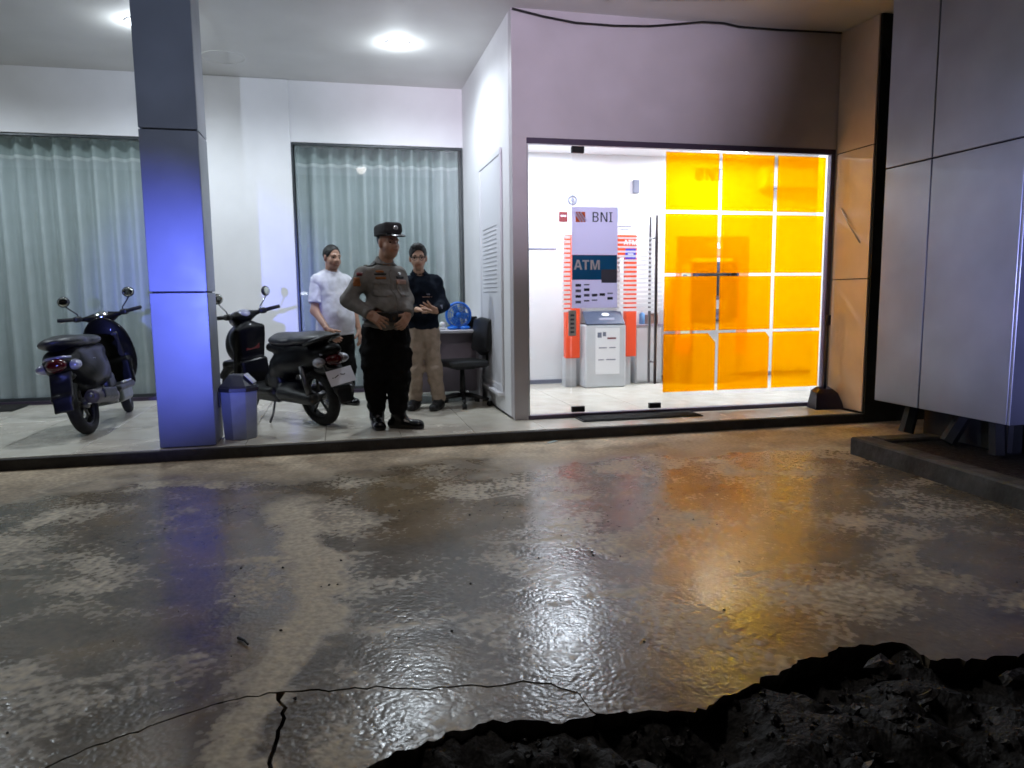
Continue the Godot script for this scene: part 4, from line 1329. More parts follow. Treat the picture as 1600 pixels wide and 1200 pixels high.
func make_scooter(label: String, at: Vector3, turn: float, lean: float, retro: bool, steer: float) -> Node3D:
	var t := thing("scooter", label, "motor scooter", at, 0.0, "scooters parked on the platform")
	t.basis = Basis(Vector3.UP, turn) * Basis(Vector3.BACK, -lean)
	var R := 0.262
	wheel("rear_wheel", t, Vector3(0, R, -0.63), R, 0.10)
	# rear body
	var prims := []
	if retro:
		prims = [egg(Vector3(0, 0.55, -0.42), Vector3(0.175, 0.20, 0.42)), egg(Vector3(0, 0.61, -0.72), Vector3(0.160, 0.115, 0.25)), bone(Vector3(0, 0.50, -0.22), Vector3(0, 0.36, -0.02), 0.135, 0.11), brick(Vector3(0, 0.68, -0.45), Vector3(0.13, 0.05, 0.36), 0.05)]
	else:
		prims = [egg(Vector3(0, 0.58, -0.42), Vector3(0.155, 0.13, 0.42), Basis(Vector3.RIGHT, 0.14)), egg(Vector3(0, 0.66, -0.78), Vector3(0.115, 0.075, 0.22), Basis(Vector3.RIGHT, 0.22)), bone(Vector3(0, 0.50, -0.20), Vector3(0, 0.36, 0.0), 0.125, 0.11), brick(Vector3(0, 0.70, -0.42), Vector3(0.12, 0.04, 0.34), 0.04)]
	obj("rear_body", soft(prims, 0.014, 0.06), M.gloss_black, t)
	# seat
	var seat := [egg(Vector3(0, 0.765, -0.33), Vector3(0.155, 0.055, 0.26)), egg(Vector3(0, 0.785, -0.66), Vector3(0.145, 0.055, 0.25), Basis(Vector3.RIGHT, 0.06)), bone(Vector3(0, 0.755, -0.16), Vector3(0, 0.775, -0.78), 0.05)]
	if retro:
		seat = [egg(Vector3(0, 0.770, -0.34), Vector3(0.165, 0.060, 0.28)), egg(Vector3(0, 0.785, -0.68), Vector3(0.165, 0.062, 0.26), Basis(Vector3.RIGHT, 0.04)), bone(Vector3(0, 0.755, -0.16), Vector3(0, 0.77, -0.78), 0.055)]
	obj("seat", soft(seat, 0.013, 0.05), M.leather, t)
	var rail := [Vector3(-0.13, 0.75, -0.72), Vector3(-0.125, 0.79, -0.86), Vector3(-0.06, 0.815, -0.95), Vector3(0.06, 0.815, -0.95), Vector3(0.125, 0.79, -0.86), Vector3(0.13, 0.75, -0.72)]
	if not retro:
		obj("grab_rail", tube(rail, 0.017, 0.017, 8), M.plastic_black, t)
	# tail lights and number plate
	var tl := obj("tail_light", soft([egg(Vector3(0, 0.615, -0.925), Vector3(0.082, 0.058, 0.062))], 0.009, 0.02), M.red_lens, t)
	for s: float in [-1.0, 1.0]:
		obj("indicator", soft([egg(Vector3(s * 0.105, 0.60, -0.855), Vector3(0.055, 0.045, 0.085), Basis(Vector3.UP, s * -0.5))], 0.009, 0.02), M.clear_lens, t)
	obj("reflector_strip", tube([Vector3(-0.10, 0.665, -0.875), Vector3(-0.05, 0.675, -0.925), Vector3(0.05, 0.675, -0.925), Vector3(0.10, 0.665, -0.875)], 0.012, 0.012, 8), M.clear_lens, tl)
	var fender := [brick(Vector3(0, 0.47, -0.93), Vector3(0.085, 0.14, 0.012), 0.012, Basis(Vector3.RIGHT, 0.42)), egg(Vector3(0, 0.53, -0.80), Vector3(0.09, 0.06, 0.14)), brick(Vector3(0, 0.31, -1.0), Vector3(0.075, 0.07, 0.01), 0.01, Basis(Vector3.RIGHT, 0.25))]
	obj("rear_fender", soft(fender, 0.012, 0.03), M.plastic_black, t)
	if not retro:
		var tilt := Basis(Vector3.RIGHT, 0.42)
		var pl := obj("number_plate", box(Vector3(0.26, 0.135, 0.004), 0.001, Vector3(0, 0.47, -0.985), tilt), M.plate, t)
		for q: Array in [[0.045, 0.006, 0.05, -0.35], [0.085, 0.0, 0.012, 0.25], [-0.01, 0.014, 0.025, 0.4], [-0.035, 0.01, 0.02, -0.3]]:
			obj("mark", box(Vector3(q[2], 0.008, 0.001), 0.0, Vector3(0, 0.47, -0.985) + tilt * Vector3(q[0], q[1], -0.0028), tilt * Basis(Vector3.BACK, q[3])), M.plate_ink, pl)
	# engine, swing arm, silencer, stand
	obj("engine", soft([egg(Vector3(0.02, 0.30, -0.32), Vector3(0.11, 0.10, 0.17)), bone(Vector3(0.10, 0.29, -0.25), Vector3(0.10, 0.27, -0.66), 0.075, 0.06), brick(Vector3(0, 0.38, -0.12), Vector3(0.12, 0.08, 0.10), 0.03)], 0.016, 0.04), M.plastic_black, t)
	var ex := obj("silencer", tube([Vector3(-0.155, 0.265, -0.36), Vector3(-0.160, 0.275, -0.40), Vector3(-0.165, 0.315, -0.78), Vector3(-0.165, 0.32, -0.84), Vector3(-0.165, 0.32, -0.85)], 0.064, 0.056, 18), M.exhaust, t)
	obj("silencer_tip", tube([Vector3(-0.165, 0.325, -0.845), Vector3(-0.165, 0.33, -0.885)], 0.024, 0.024, 12), M.metal_grey, ex)
	obj("heat_shield", soft([brick(Vector3(-0.222, 0.31, -0.58), Vector3(0.012, 0.045, 0.16), 0.012, Basis(Vector3.RIGHT, 0.1))], 0.01, 0.01), M.plastic_black, ex)
	obj("exhaust_pipe", tube([Vector3(-0.155, 0.265, -0.37), Vector3(-0.14, 0.20, -0.22), Vector3(-0.06, 0.20, -0.10)], 0.02, 0.02, 8), M.metal_grey, ex)
	obj("side_stand", tube([Vector3(0.09, 0.24, -0.08), Vector3(0.17, 0.10, -0.12), Vector3(0.235, 0.045 - 0.235 * tan(lean) * -0.0, -0.16)], 0.011, 0.011, 6), M.metal_grey, t)
	obj("shock_absorber", tube([Vector3(0.12, 0.30, -0.66), Vector3(0.12, 0.56, -0.60)], 0.026, 0.022, 10), M.metal_grey, t)
	# floorboard and leg shield
	obj("floorboard", soft([brick(Vector3(0, 0.30, 0.13), Vector3(0.165, 0.035, 0.24), 0.03), brick(Vector3(0, 0.24, 0.05), Vector3(0.13, 0.05, 0.22), 0.04)], 0.015, 0.03), M.plastic_black, t)
	var sh := []
	if retro:
		sh = [egg(Vector3(0, 0.62, 0.41), Vector3(0.225, 0.36, 0.045), Basis(Vector3.RIGHT, -0.24)), egg(Vector3(0, 0.76, 0.41), Vector3(0.18, 0.17, 0.09), Basis(Vector3.RIGHT, -0.26)), brick(Vector3(0, 0.42, 0.37), Vector3(0.17, 0.13, 0.03), 0.03), egg(Vector3(0, 0.62, 0.47), Vector3(0.12, 0.26, 0.09), Basis(Vector3.RIGHT, -0.26))]
	else:
		sh = [brick(Vector3(0, 0.60, 0.40), Vector3(0.16, 0.28, 0.03), 0.03, Basis(Vector3.RIGHT, -0.32)), egg(Vector3(0, 0.76, 0.40), Vector3(0.165, 0.17, 0.09), Basis(Vector3.RIGHT, -0.3)), egg(Vector3(0, 0.70, 0.52), Vector3(0.14, 0.20, 0.13), Basis(Vector3.RIGHT, -0.45)), brick(Vector3(0, 0.42, 0.34), Vector3(0.14, 0.14, 0.03), 0.03)]
	var shield := obj("leg_shield", soft(sh, 0.014, 0.05), M.gloss_black, t)
	obj("glove_box", soft([brick(Vector3(0, 0.68, 0.365), Vector3(0.135, 0.14, 0.02), 0.02, Basis(Vector3.RIGHT, -0.28))], 0.012, 0.02), M.plastic_black, shield)
	obj("trim_line", tube([Vector3(-0.12, 0.775, 0.355), Vector3(0.0, 0.765, 0.350), Vector3(0.12, 0.775, 0.355)], 0.006, 0.006, 6), M.metal_grey, shield)
	obj("ignition", tube([Vector3(-0.10, 0.86, 0.40), Vector3(-0.10, 0.87, 0.36)], 0.016, 0.016, 12), M.chrome, shield)
	if not retro:
		obj("red_panel", soft([brick(Vector3(-0.015, 0.70, 0.338), Vector3(0.075, 0.060, 0.014), 0.01, Basis(Vector3.RIGHT, -0.28))], 0.009, 0.01), M.red_panel, shield)
		obj("red_stripe", soft([brick(Vector3(-0.150, 0.585, -0.26), Vector3(0.012, 0.075, 0.022), 0.008, Basis(Vector3.RIGHT, 0.5))], 0.009, 0.01), M.red_panel, t)
		obj("body_script", tube([Vector3(-0.153, 0.585, -0.50), Vector3(-0.146, 0.592, -0.62)], 0.005, 0.005, 6), M.metal_grey, t)
		obj("seat_lock", tube([Vector3(-0.130, 0.665, -0.56), Vector3(-0.138, 0.665, -0.56)], 0.014, 0.014, 10), M.chrome, t)
	else:
		obj("body_script", tube([Vector3(-0.158, 0.615, -0.52), Vector3(-0.152, 0.620, -0.57), Vector3(-0.147, 0.614, -0.63), Vector3(-0.138, 0.618, -0.68)], 0.006, 0.005, 6), M.chrome, t)
		obj("footrest_trim", tube([Vector3(-0.155, 0.345, 0.0), Vector3(-0.165, 0.345, 0.22)], 0.010, 0.010, 6), M.chrome, t)
		obj("skirt", soft([brick(Vector3(0, 0.25, 0.10), Vector3(0.155, 0.085, 0.17), 0.04)], 0.014, 0.02), worn(Color(0.36, 0.38, 0.37), 0.35, 0.2, 3.0, 81), t)
	# front: fork, fender, wheel, handlebar; turned with the steering
	var piv := Transform3D(Basis(), Vector3(0, 0, 0.46)) * Transform3D(Basis(Vector3.UP, steer), Vector3.ZERO) * Transform3D(Basis(), Vector3(0, 0, -0.46))
	wheel("front_wheel", t, Vector3(0, R - 0.01, 0.63), R - 0.01, 0.085, piv)
	obj("front_fender", soft([brick(Vector3(0, 0.50, 0.60), Vector3(0.06, 0.03, 0.17), 0.025), brick(Vector3(0, 0.42, 0.79), Vector3(0.055, 0.025, 0.10), 0.02, Basis(Vector3.RIGHT, 0.75)), brick(Vector3(0, 0.44, 0.43), Vector3(0.055, 0.025, 0.09), 0.02, Basis(Vector3.RIGHT, -0.6))], 0.012, 0.05), M.gloss_black, t, piv)
	for s: float in [-1.0, 1.0]:
		obj("fork_leg", tube([Vector3(s * 0.065, R, 0.63), Vector3(s * 0.06, 0.56, 0.53)], 0.018, 0.018, 8), M.metal_grey, t, piv)
	obj("headset", soft([egg(Vector3(0, 0.955, 0.42), Vector3(0.125, 0.055, 0.085)), egg(Vector3(0, 0.90, 0.44), Vector3(0.075, 0.10, 0.07)), bone(Vector3(-0.06, 0.965, 0.41), Vector3(-0.17, 0.975, 0.375), 0.035, 0.02), bone(Vector3(0.06, 0.965, 0.41), Vector3(0.17, 0.975, 0.375), 0.035, 0.02)], 0.012, 0.04), M.gloss_black, t, piv)
	obj("instrument_glass", soft([egg(Vector3(0, 0.985, 0.385), Vector3(0.07, 0.035, 0.055), Basis(Vector3.RIGHT, -0.6))], 0.009, 0.01), M.clear_lens if not retro else M.chrome, t, piv)
	for s: float in [-1.0, 1.0]:
		obj("handlebar_tube", tube([Vector3(s * 0.14, 0.972, 0.385), Vector3(s * 0.24, 0.985, 0.345)], 0.013, 0.013, 10), M.metal_grey, t, piv)
		obj("switch_box", soft([brick(Vector3(s * 0.20, 0.982, 0.358), Vector3(0.035, 0.028, 0.03), 0.015, Basis(Vector3.UP, s * 0.4))], 0.01, 0.01), M.plastic_black, t, piv)
		obj("grip", tube([Vector3(s * 0.235, 0.985, 0.347), Vector3(s * 0.355, 0.998, 0.295)], 0.019, 0.017, 12), M.rubber, t, piv)
		obj("brake_lever", tube([Vector3(s * 0.20, 0.985, 0.395), Vector3(s * 0.26, 0.985, 0.405), Vector3(s * 0.35, 0.975, 0.355)], 0.008, 0.006, 6), M.chrome if retro else M.plastic_black, t, piv)
		var top := Vector3(s * 0.275, 1.125, 0.355)
		var mi := obj("mirror", soft([egg(top + Vector3(0, 0.035, 0.006), Vector3(0.056, 0.050, 0.026), Basis(Vector3.UP, -s * 0.2))], 0.009, 0.01), M.plastic_black, t, piv)
		obj("mirror_stalk", tube([Vector3(s * 0.185, 0.99, 0.37), Vector3(s * 0.195, 1.03, 0.372), Vector3(s * 0.25, 1.09, 0.365), top], 0.007, 0.007, 6), M.plastic_black if retro else M.chrome, mi)
		obj("mirror_glass", soft([egg(top + Vector3(0, 0.035, -0.014), Vector3(0.046, 0.041, 0.007), Basis(Vector3.UP, -s * 0.2))], 0.006, 0.01), M.mirror, mi)
	obj("headlight", soft([egg(Vector3(0, 0.93, 0.50), Vector3(0.085, 0.075, 0.05))], 0.01, 0.01), M.clear_lens, t, piv)
	return t

func make_scooters() -> void:
	make_scooter("black scooter with chrome tail left of the blue column", Vector3(-3.57, PLAT, -1.0), PI - 0.02, deg_to_rad(10), true, deg_to_rad(12))
	var dir := Vector3(-0.60, 0, -0.80)
	var rear := Vector3(-1.67, PLAT, -0.24)
	make_scooter("black and red scooter with white number plate behind the waste bin", rear + dir * 0.63, atan2(dir.x, dir.z), deg_to_rad(8), false, deg_to_rad(8))

# ---------------------------------------------------------------- people

const SKIN := Color(0.36, 0.20, 0.135)
const SKIN_PALE := Color(0.44, 0.26, 0.18)

# a hand from the wrist on: fingers along dir, back of the hand towards back; side +1 puts the thumb on back x dir
func hand(at: Vector3, dir: Vector3, back: Vector3, side: float, curl: float, spread: float, tint: Color, size := 1.0, thumb := 0.6) -> Array:
	var z := dir.normalized()
	var x := back.cross(z).normalized()
	var y := z.cross(x).normalized()
	var xf := Transform3D(Basis(x, y, z) * size, at)
	var out := [brick(Vector3(0, 0, 0.048), Vector3(0.039, 0.014, 0.048), 0.013, Basis(), tint), bone(Vector3(0, 0, -0.03), Vector3(0, 0, 0.02), 0.027, 0.026, tint), bone(Vector3(side * 0.022, -0.006, 0.02), Vector3(side * 0.034, -0.008, 0.05), 0.017, 0.014, tint)]
	var lens := [0.074, 0.082, 0.077, 0.060]
	for j in 4:
		var p := Vector3(side * (0.030 - 0.020 * j), 0.0, 0.088)
		var yaw: float = side * spread * (0.30 - 0.2 * j)
		var bend := curl * (0.35 + 0.07 * j)
		for s in 3:
			var d := Vector3(sin(yaw) * cos(bend), -sin(bend), cos(yaw) * cos(bend))
			var q: Vector3 = p + d * lens[j] * [0.46, 0.31, 0.25][s]
			out.append(bone(p, q, 0.0098 - 0.0009 * s, 0.0092 - 0.0009 * s, tint))
			p = q
			bend += curl * 0.62
	var tp := Vector3(side * 0.030, -0.006, 0.03)
	var td := Vector3(side * thumb, -0.25, 0.75).normalized()
	for s in 2:
		var q: Vector3 = tp + td * [0.045, 0.036][s]
		out.append(bone(tp, q, 0.0125 - 0.0015 * s, 0.0112 - 0.0015 * s, tint))
		tp = q
		td = (td + Vector3(-side * 0.25, -0.15, 0.1) * curl).normalized()
	var moved_list := []
	for b: Blob in out:   # uniform size: scale radii too
		if b.kind == 0:
			moved_list.append(bone(xf * b.a, xf * b.b, b.ra * size, b.rb * size, tint))
		else:
			var w := Transform3D(Basis(x, y, z), at) * Transform3D(Basis(), b.inv.affine_inverse().origin * size)
			var c := brick(w.origin, b.b * size, b.ra * size, w.basis, tint)
			moved_list.append(c)
	return moved_list

# head in its own axes: +z looks ahead, origin between the eyes' height and the middle of the skull
func head_blobs(tint: Color, heavy: float) -> Array:
	var warm := Color(tint.r * 0.92, tint.g * 0.80, tint.b * 0.78)
	return [
		egg(Vector3(0, 0.035, -0.012), Vector3(0.076, 0.088, 0.094), Basis(), tint),
		egg(Vector3(0, -0.035, 0.022), Vector3(0.062 + 0.006 * heavy, 0.080, 0.072), Basis(), tint),
		egg(Vector3(0, -0.088, 0.040), Vector3(0.040 + 0.012 * heavy, 0.030, 0.042), Basis(), tint),
		egg(Vector3(0.040, -0.040, 0.052), Vector3(0.026, 0.030, 0.028), Basis(), tint),
		egg(Vector3(-0.040, -0.040, 0.052), Vector3(0.026, 0.030, 0.028), Basis(), tint),
		bone(Vector3(-0.040, 0.018, 0.076), Vector3(0.040, 0.018, 0.076), 0.014, 0.014, tint),
		bone(Vector3(0, 0.006, 0.088), Vector3(0, -0.034, 0.106), 0.010, 0.014, tint),
		egg(Vector3(0.013, -0.038, 0.094), Vector3(0.011, 0.009, 0.011), Basis(), tint),
		egg(Vector3(-0.013, -0.038, 0.094), Vector3(0.011, 0.009, 0.011), Basis(), tint),
		bone(Vector3(-0.022, -0.066, 0.082), Vector3(0.022, -0.066, 0.082), 0.012, 0.012, warm),
		egg(Vector3(0.077, -0.012, -0.008), Vector3(0.012, 0.032, 0.021), Basis(Vector3.UP, 0.35), warm),
		egg(Vector3(-0.077, -0.012, -0.008), Vector3(0.012, 0.032, 0.021), Basis(Vector3.UP, -0.35), warm)]

func face(t: Node3D, hx: Transform3D, off: Vector3, smile: bool) -> void:
	var x := Transform3D(Basis(), -off) * hx
	for s: float in [-1.0, 1.0]:
		obj("eye", soft([egg(Vector3(s * 0.031, -0.002, 0.078), Vector3(0.015, 0.008, 0.010))], 0.004, 0.002), M.eye, t, x)
		obj("eyebrow", tube([Vector3(s * 0.014, 0.020, 0.092), Vector3(s * 0.034, 0.026, 0.088), Vector3(s * 0.052, 0.018, 0.074)], 0.0045, 0.003, 6), M.hair, t, x)
	obj("mouth", tube([Vector3(-0.026, -0.062, 0.083), Vector3(-0.012, -0.067, 0.094), Vector3(0.012, -0.067, 0.094), Vector3(0.026, -0.062, 0.083)], 0.005, 0.005, 6), M.teeth if smile else M.lip, t, x)

func turned(at: Vector3, yaw: float, pitch := 0.0, roll := 0.0) -> Transform3D:
	return Transform3D(Basis(Vector3.UP, yaw) * Basis(Vector3.RIGHT, pitch) * Basis(Vector3.BACK, roll), at)

func shoe(ankle: Vector3, toe: Vector3, wide: float) -> Array:
	var d := (toe - ankle)
	d.y = 0.0
	d = d.normalized()
	var heel := Vector3(ankle.x, toe.y, ankle.z) - d * 0.05
	return [bone(heel + Vector3(0, 0.012, 0), toe + d * 0.0, wide * 0.42, wide * 0.46), bone(ankle + d * 0.01, heel + d * 0.11 + Vector3(0, 0.02, 0), wide * 0.46, wide * 0.45), bone(ankle, ankle + Vector3(0, 0.05, 0), wide * 0.46)]

func put(t: Node3D, called: String, mesh: Mesh, mat: Material, off: Vector3) -> MeshInstance3D:
	return obj(called, mesh, mat, t, Transform3D(Basis(), -off))

func folds(sd: int, f := 9.0) -> FastNoiseLite:
	return noise_of(sd, f, 3)

func make_people() -> void:
	make_officer()
	make_white_shirt()
	make_navy_shirt()

func make_officer() -> void:
	var o := Vector3(-1.10, PLAT, 0.05)
	var t := thing("person", "man in grey uniform shirt and dark peaked cap standing with hands on his belt", "person", o)
	var yaw := deg_to_rad(33)
	var B := Basis(Vector3.UP, yaw)
	var F := B * Vector3.BACK        # the way he faces
	var L := B * Vector3.RIGHT       # his left
	var pel := Vector3(-1.125, 0.98, 0.03)
	var rsh := Vector3(-1.305, 1.385, 0.13)
	var lsh := Vector3(-1.005, 1.400, -0.05)
	var rel := Vector3(-1.425, 1.185, 0.12)
	var lel := Vector3(-0.945, 1.19, 0.01)
	var rwr := Vector3(-1.275, 1.075, 0.235)
	var lwr := Vector3(-0.945, 1.065, 0.185)
	var hip_r := Vector3(-1.215, 0.93, 0.06)
	var hip_l := Vector3(-1.035, 0.93, 0.0)
	var kn_r := Vector3(-1.225, 0.53, 0.08)
	var kn_l := Vector3(-1.035, 0.53, 0.11)
	var an_r := Vector3(-1.222, 0.19, 0.01)
	var an_l := Vector3(-1.045, 0.19, 0.10)
	var toe_r := Vector3(-1.205, 0.118, 0.15)
	var toe_l := Vector3(-0.885, 0.118, 0.175)
	var hx := turned(Vector3(-1.085, 1.660, 0.065), deg_to_rad(30), 0.0, 0.02)
	# body
	var body := [egg(Vector3(-1.13, 1.28, 0.03), Vector3(0.17, 0.20, 0.11), B, SKIN), egg(Vector3(-1.11, 1.08, 0.07), Vector3(0.17, 0.16, 0.13), B, SKIN), egg(pel, Vector3(0.16, 0.11, 0.12), B, SKIN),
		bone(Vector3(-1.125, 1.42, 0.03), Vector3(-1.10, 1.60, 0.05), 0.062, 0.060, SKIN), bone(rsh, rel, 0.048, 0.040, SKIN), bone(rel, rwr, 0.040, 0.028, SKIN), bone(lsh, lel, 0.048, 0.040, SKIN), bone(lel, lwr, 0.040, 0.028, SKIN),
		bone(hip_r, kn_r, 0.085, 0.058, SKIN), bone(kn_r, an_r, 0.055, 0.038, SKIN), bone(hip_l, kn_l, 0.085, 0.058, SKIN), bone(kn_l, an_l, 0.055, 0.038, SKIN), bone(an_r, toe_r, 0.035, 0.03, SKIN), bone(an_l, toe_l, 0.035, 0.03, SKIN)]
	var skull := moved(head_blobs(SKIN, 1.0), hx)
	skull.append(bone(Vector3(-1.12, 1.45, 0.03), hx * Vector3(0, -0.06, -0.02), 0.062, 0.060, SKIN))
	skull.append(egg(hx * Vector3(0, -0.105, 0.015), Vector3(0.052, 0.03, 0.05), hx.basis, SKIN))
	var hr := hand(rwr, Vector3(0.80, -0.52, 0.20), Vector3(-0.1, 0.35, 0.95), 1.0, 0.35, 0.8, SKIN, 1.08)
	var hl := hand(lwr, Vector3(-0.35, -0.55, 0.45), Vector3(0.75, 0.25, 0.60), -1.0, 0.75, 0.5, SKIN, 1.05)
	put(t, "body", netted([blobs(body, 0.018, 0.04), blobs(skull, 0.006, 0.022), blobs(hr, 0.005, 0.008), blobs(hl, 0.005, 0.008)]), M.skin, o)
	face(t, hx, o, false)
	# hair at the nape and sides
	put(t, "hair", soft(moved([egg(Vector3(0, 0.035, -0.018), Vector3(0.080, 0.090, 0.097))], hx), 0.008, 0.01, {"sub": moved([brick(Vector3(0, -0.02, 0.09), Vector3(0.2, 0.2, 0.10), 0.02), brick(Vector3(0, -0.13, 0), Vector3(0.2, 0.10, 0.2), 0.01)], hx)}), M.hair, o)
	# cap: crown a little higher in front, peak, badge
	var cap := moved([egg(Vector3(0, 0.075, -0.012), Vector3(0.098, 0.085, 0.112)), brick(Vector3(0, 0.105, 0.006), Vector3(0.088, 0.050, 0.102), 0.035, Basis(Vector3.RIGHT, -0.12))], hx)
	var c := put(t, "cap", soft(cap, 0.008, 0.02, {"cuts": [[-hx.basis.y, -(hx * Vector3(0, 0.048, 0)).dot(hx.basis.y)]]}), cloth(Color(0.27, 0.27, 0.28), 83), o)
	var capx := Transform3D(Basis(), Vector3.ZERO)
	obj("peak", soft(moved([egg(Vector3(0, 0.055, 0.115), Vector3(0.085, 0.012, 0.085), Basis(Vector3.RIGHT, 0.22))], hx), 0.006, 0.004, {"sub": moved([egg(Vector3(0, 0.05, -0.01), Vector3(0.085, 0.07, 0.098))], hx)}), M.boot, c, capx)
	obj("cap_badge", soft(moved([egg(Vector3(0, 0.112, 0.117), Vector3(0.024, 0.019, 0.009))], hx), 0.005, 0.004), M.silver, c, capx)
	obj("cap_band", soft(cap, 0.007, 0.02, {"inflate": 0.003, "clip": moved([brick(Vector3(0, 0.060, 0), Vector3(0.2, 0.010, 0.2), 0.002)], hx)}), M.badge_dark, c, capx)
	# shirt: hangs over the waist and is gathered by the belt
	var sh := [egg(Vector3(-1.135, 1.33, 0.03), Vector3(0.195, 0.165, 0.135), B), egg(Vector3(-1.11, 1.13, 0.075), Vector3(0.185, 0.155, 0.175), B), egg(Vector3(-1.125, 0.985, 0.045), Vector3(0.20, 0.10, 0.158), B),
		bone(rsh, lsh, 0.062), bone(Vector3(-1.125, 1.43, 0.02), Vector3(-1.12, 1.50, 0.025), 0.082, 0.062),
		bone(rsh, rel, 0.066, 0.058), bone(rel, rwr, 0.058, 0.048), bone(lsh, lel, 0.066, 0.058), bone(lel, lwr, 0.058, 0.046)]
	var low := Vector3.DOWN
	var cuff_r := (rwr - rel).normalized()
	var cuff_l := (lwr - lel).normalized()
	var stops := [brick(rwr + cuff_r * 0.09, Vector3(0.08, 0.08, 0.08), 0.01, basis_along(cuff_r)), brick(lwr + cuff_l * 0.09, Vector3(0.08, 0.08, 0.08), 0.01, basis_along(cuff_l)), bone(Vector3(-1.11, 1.50, 0.045), Vector3(-1.09, 1.66, 0.06), 0.058, 0.075)]
	var shirt := put(t, "shirt", soft(sh, 0.012, 0.05, {"cuts": [[low, -0.925]], "sub": stops, "noise": folds(91), "amp": 0.011}), M.shirt_grey, o)
	# collar, placket, pockets and their marks follow the shirt's own surface
	var on := func(called: String, at: Vector3, half: Vector3, turn: Basis, mat: Material, up: float) -> void:
		obj(called, soft(sh, 0.006, 0.05, {"inflate": up, "sub": stops, "noise": folds(91), "amp": 0.011, "clip": [brick(at, half, 0.004, turn)]}), mat, shirt)
	on.call("collar", Vector3(-1.115, 1.515, 0.04), Vector3(0.09, 0.035, 0.09), B, M.shirt_grey, 0.012)
	on.call("placket", Vector3(-1.115, 1.20, 0.08) + F * 0.16, Vector3(0.016, 0.26, 0.10), B, M.shirt_grey, 0.006)
	var pk_r := Vector3(-1.13, 1.31, 0.05) - L * 0.095 + F * 0.11
	var pk_l := Vector3(-1.13, 1.31, 0.05) + L * 0.095 + F * 0.11
	on.call("pocket", pk_r + Vector3(0, -0.035, 0), Vector3(0.058, 0.060, 0.10), B, M.shirt_grey, 0.008)
	on.call("pocket", pk_l + Vector3(0, -0.035, 0), Vector3(0.058, 0.060, 0.10), B, M.shirt_grey, 0.008)
	on.call("pocket_flap", pk_r + Vector3(0, 0.022, 0), Vector3(0.060, 0.020, 0.10), B, M.shirt_grey, 0.015)
	on.call("pocket_flap", pk_l + Vector3(0, 0.022, 0), Vector3(0.060, 0.020, 0.10), B, M.badge_pink, 0.015)
	on.call("name_strip", pk_r + Vector3(0, 0.055, 0), Vector3(0.040, 0.010, 0.10), B, M.badge, 0.010)
	on.call("dark_strip", pk_r + Vector3(0, 0.085, 0), Vector3(0.045, 0.008, 0.10), B, M.badge_dark, 0.010)
	on.call("rank_strip", pk_r + Vector3(0, 0.108, 0), Vector3(0.030, 0.009, 0.10), B, M.badge, 0.010)
	on.call("dark_strip", pk_l + Vector3(0, 0.062, 0), Vector3(0.045, 0.010, 0.10), B, M.badge_dark, 0.010)
	on.call("name_strip", pk_l + Vector3(0, 0.092, 0), Vector3(0.018, 0.012, 0.10), B, M.silver, 0.010)
	on.call("epaulette", (rsh * 0.75 + lsh * 0.25) + Vector3(0, 0.08, 0), Vector3(0.065, 0.05, 0.025), B, M.badge_dark, 0.010)
	on.call("epaulette", (lsh * 0.75 + rsh * 0.25) + Vector3(0, 0.08, 0), Vector3(0.065, 0.05, 0.025), B, M.badge_dark, 0.010)
	var arm := (rel - rsh).normalized()
	on.call("sleeve_badge", rsh + arm * 0.06 + Vector3(-0.03, 0.0, 0.08), Vector3(0.030, 0.036, 0.06), Basis(Vector3.UP, -0.4), M.badge, 0.006)
	on.call("sleeve_badge", rsh + arm * 0.005 + Vector3(-0.03, 0.015, 0.08), Vector3(0.026, 0.014, 0.06), Basis(Vector3.UP, -0.4), M.dark_red, 0.008)
	# duty belt over the shirt
	var torso := sh.slice(0, 3)
	var belt := put(t, "belt", soft(torso, 0.008, 0.05, {"inflate": 0.018, "clip": [brick(Vector3(-1.115, 1.055, 0.05), Vector3(0.4, 0.034, 0.4), 0.006, Basis(Vector3.BACK, 0.03))], "sub": [bone(Vector3(-1.115, 0.9, 0.05), Vector3(-1.115, 1.2, 0.05), 0.10)]}), M.belt, o)
	obj("buckle", soft(torso, 0.006, 0.05, {"inflate": 0.026, "clip": [brick(Vector3(-1.10, 1.05, 0.075) + F * 0.17, Vector3(0.035, 0.032, 0.10), 0.006, B)]}), M.badge_dark, belt)
	obj("pouch", soft([brick(Vector3(-1.10, 1.045, 0.05) + F * 0.185 - L * 0.085, Vector3(0.04, 0.045, 0.022), 0.012, B)], 0.008, 0.01), M.belt, belt)
	# trousers, bloused into the boots
	var tr := [egg(Vector3(-1.125, 0.93, 0.035), Vector3(0.188, 0.12, 0.150), B), bone(hip_r, kn_r, 0.118, 0.100), bone(kn_r, an_r + Vector3(0, 0.08, 0), 0.100, 0.078), bone(hip_l, kn_l, 0.118, 0.100), bone(kn_l, an_l + Vector3(0, 0.08, 0), 0.100, 0.078), brick(kn_l + Vector3(0.05, 0.17, 0.0), Vector3(0.05, 0.09, 0.07), 0.03, B), brick(kn_r + Vector3(-0.055, 0.17, 0.02), Vector3(0.05, 0.09, 0.07), 0.03, B)]
	put(t, "trousers", soft(tr, 0.013, 0.035, {"cuts": [[Vector3.UP, 0.99], [Vector3.DOWN, -0.215]], "noise": folds(92, 11.0), "amp": 0.016}), M.trousers_black, o)
	var sole := {"cuts": [[Vector3.DOWN, -PLAT]]}
	for q: Array in [[an_r, toe_r], [an_l, toe_l]]:
		var s := shoe(q[0], q[1], 0.115)
		s.append(bone(q[0], (q[0] as Vector3) + Vector3(0, 0.12, 0), 0.055, 0.062))
		put(t, "boot", soft(s, 0.009, 0.03, sole), M.boot, o)

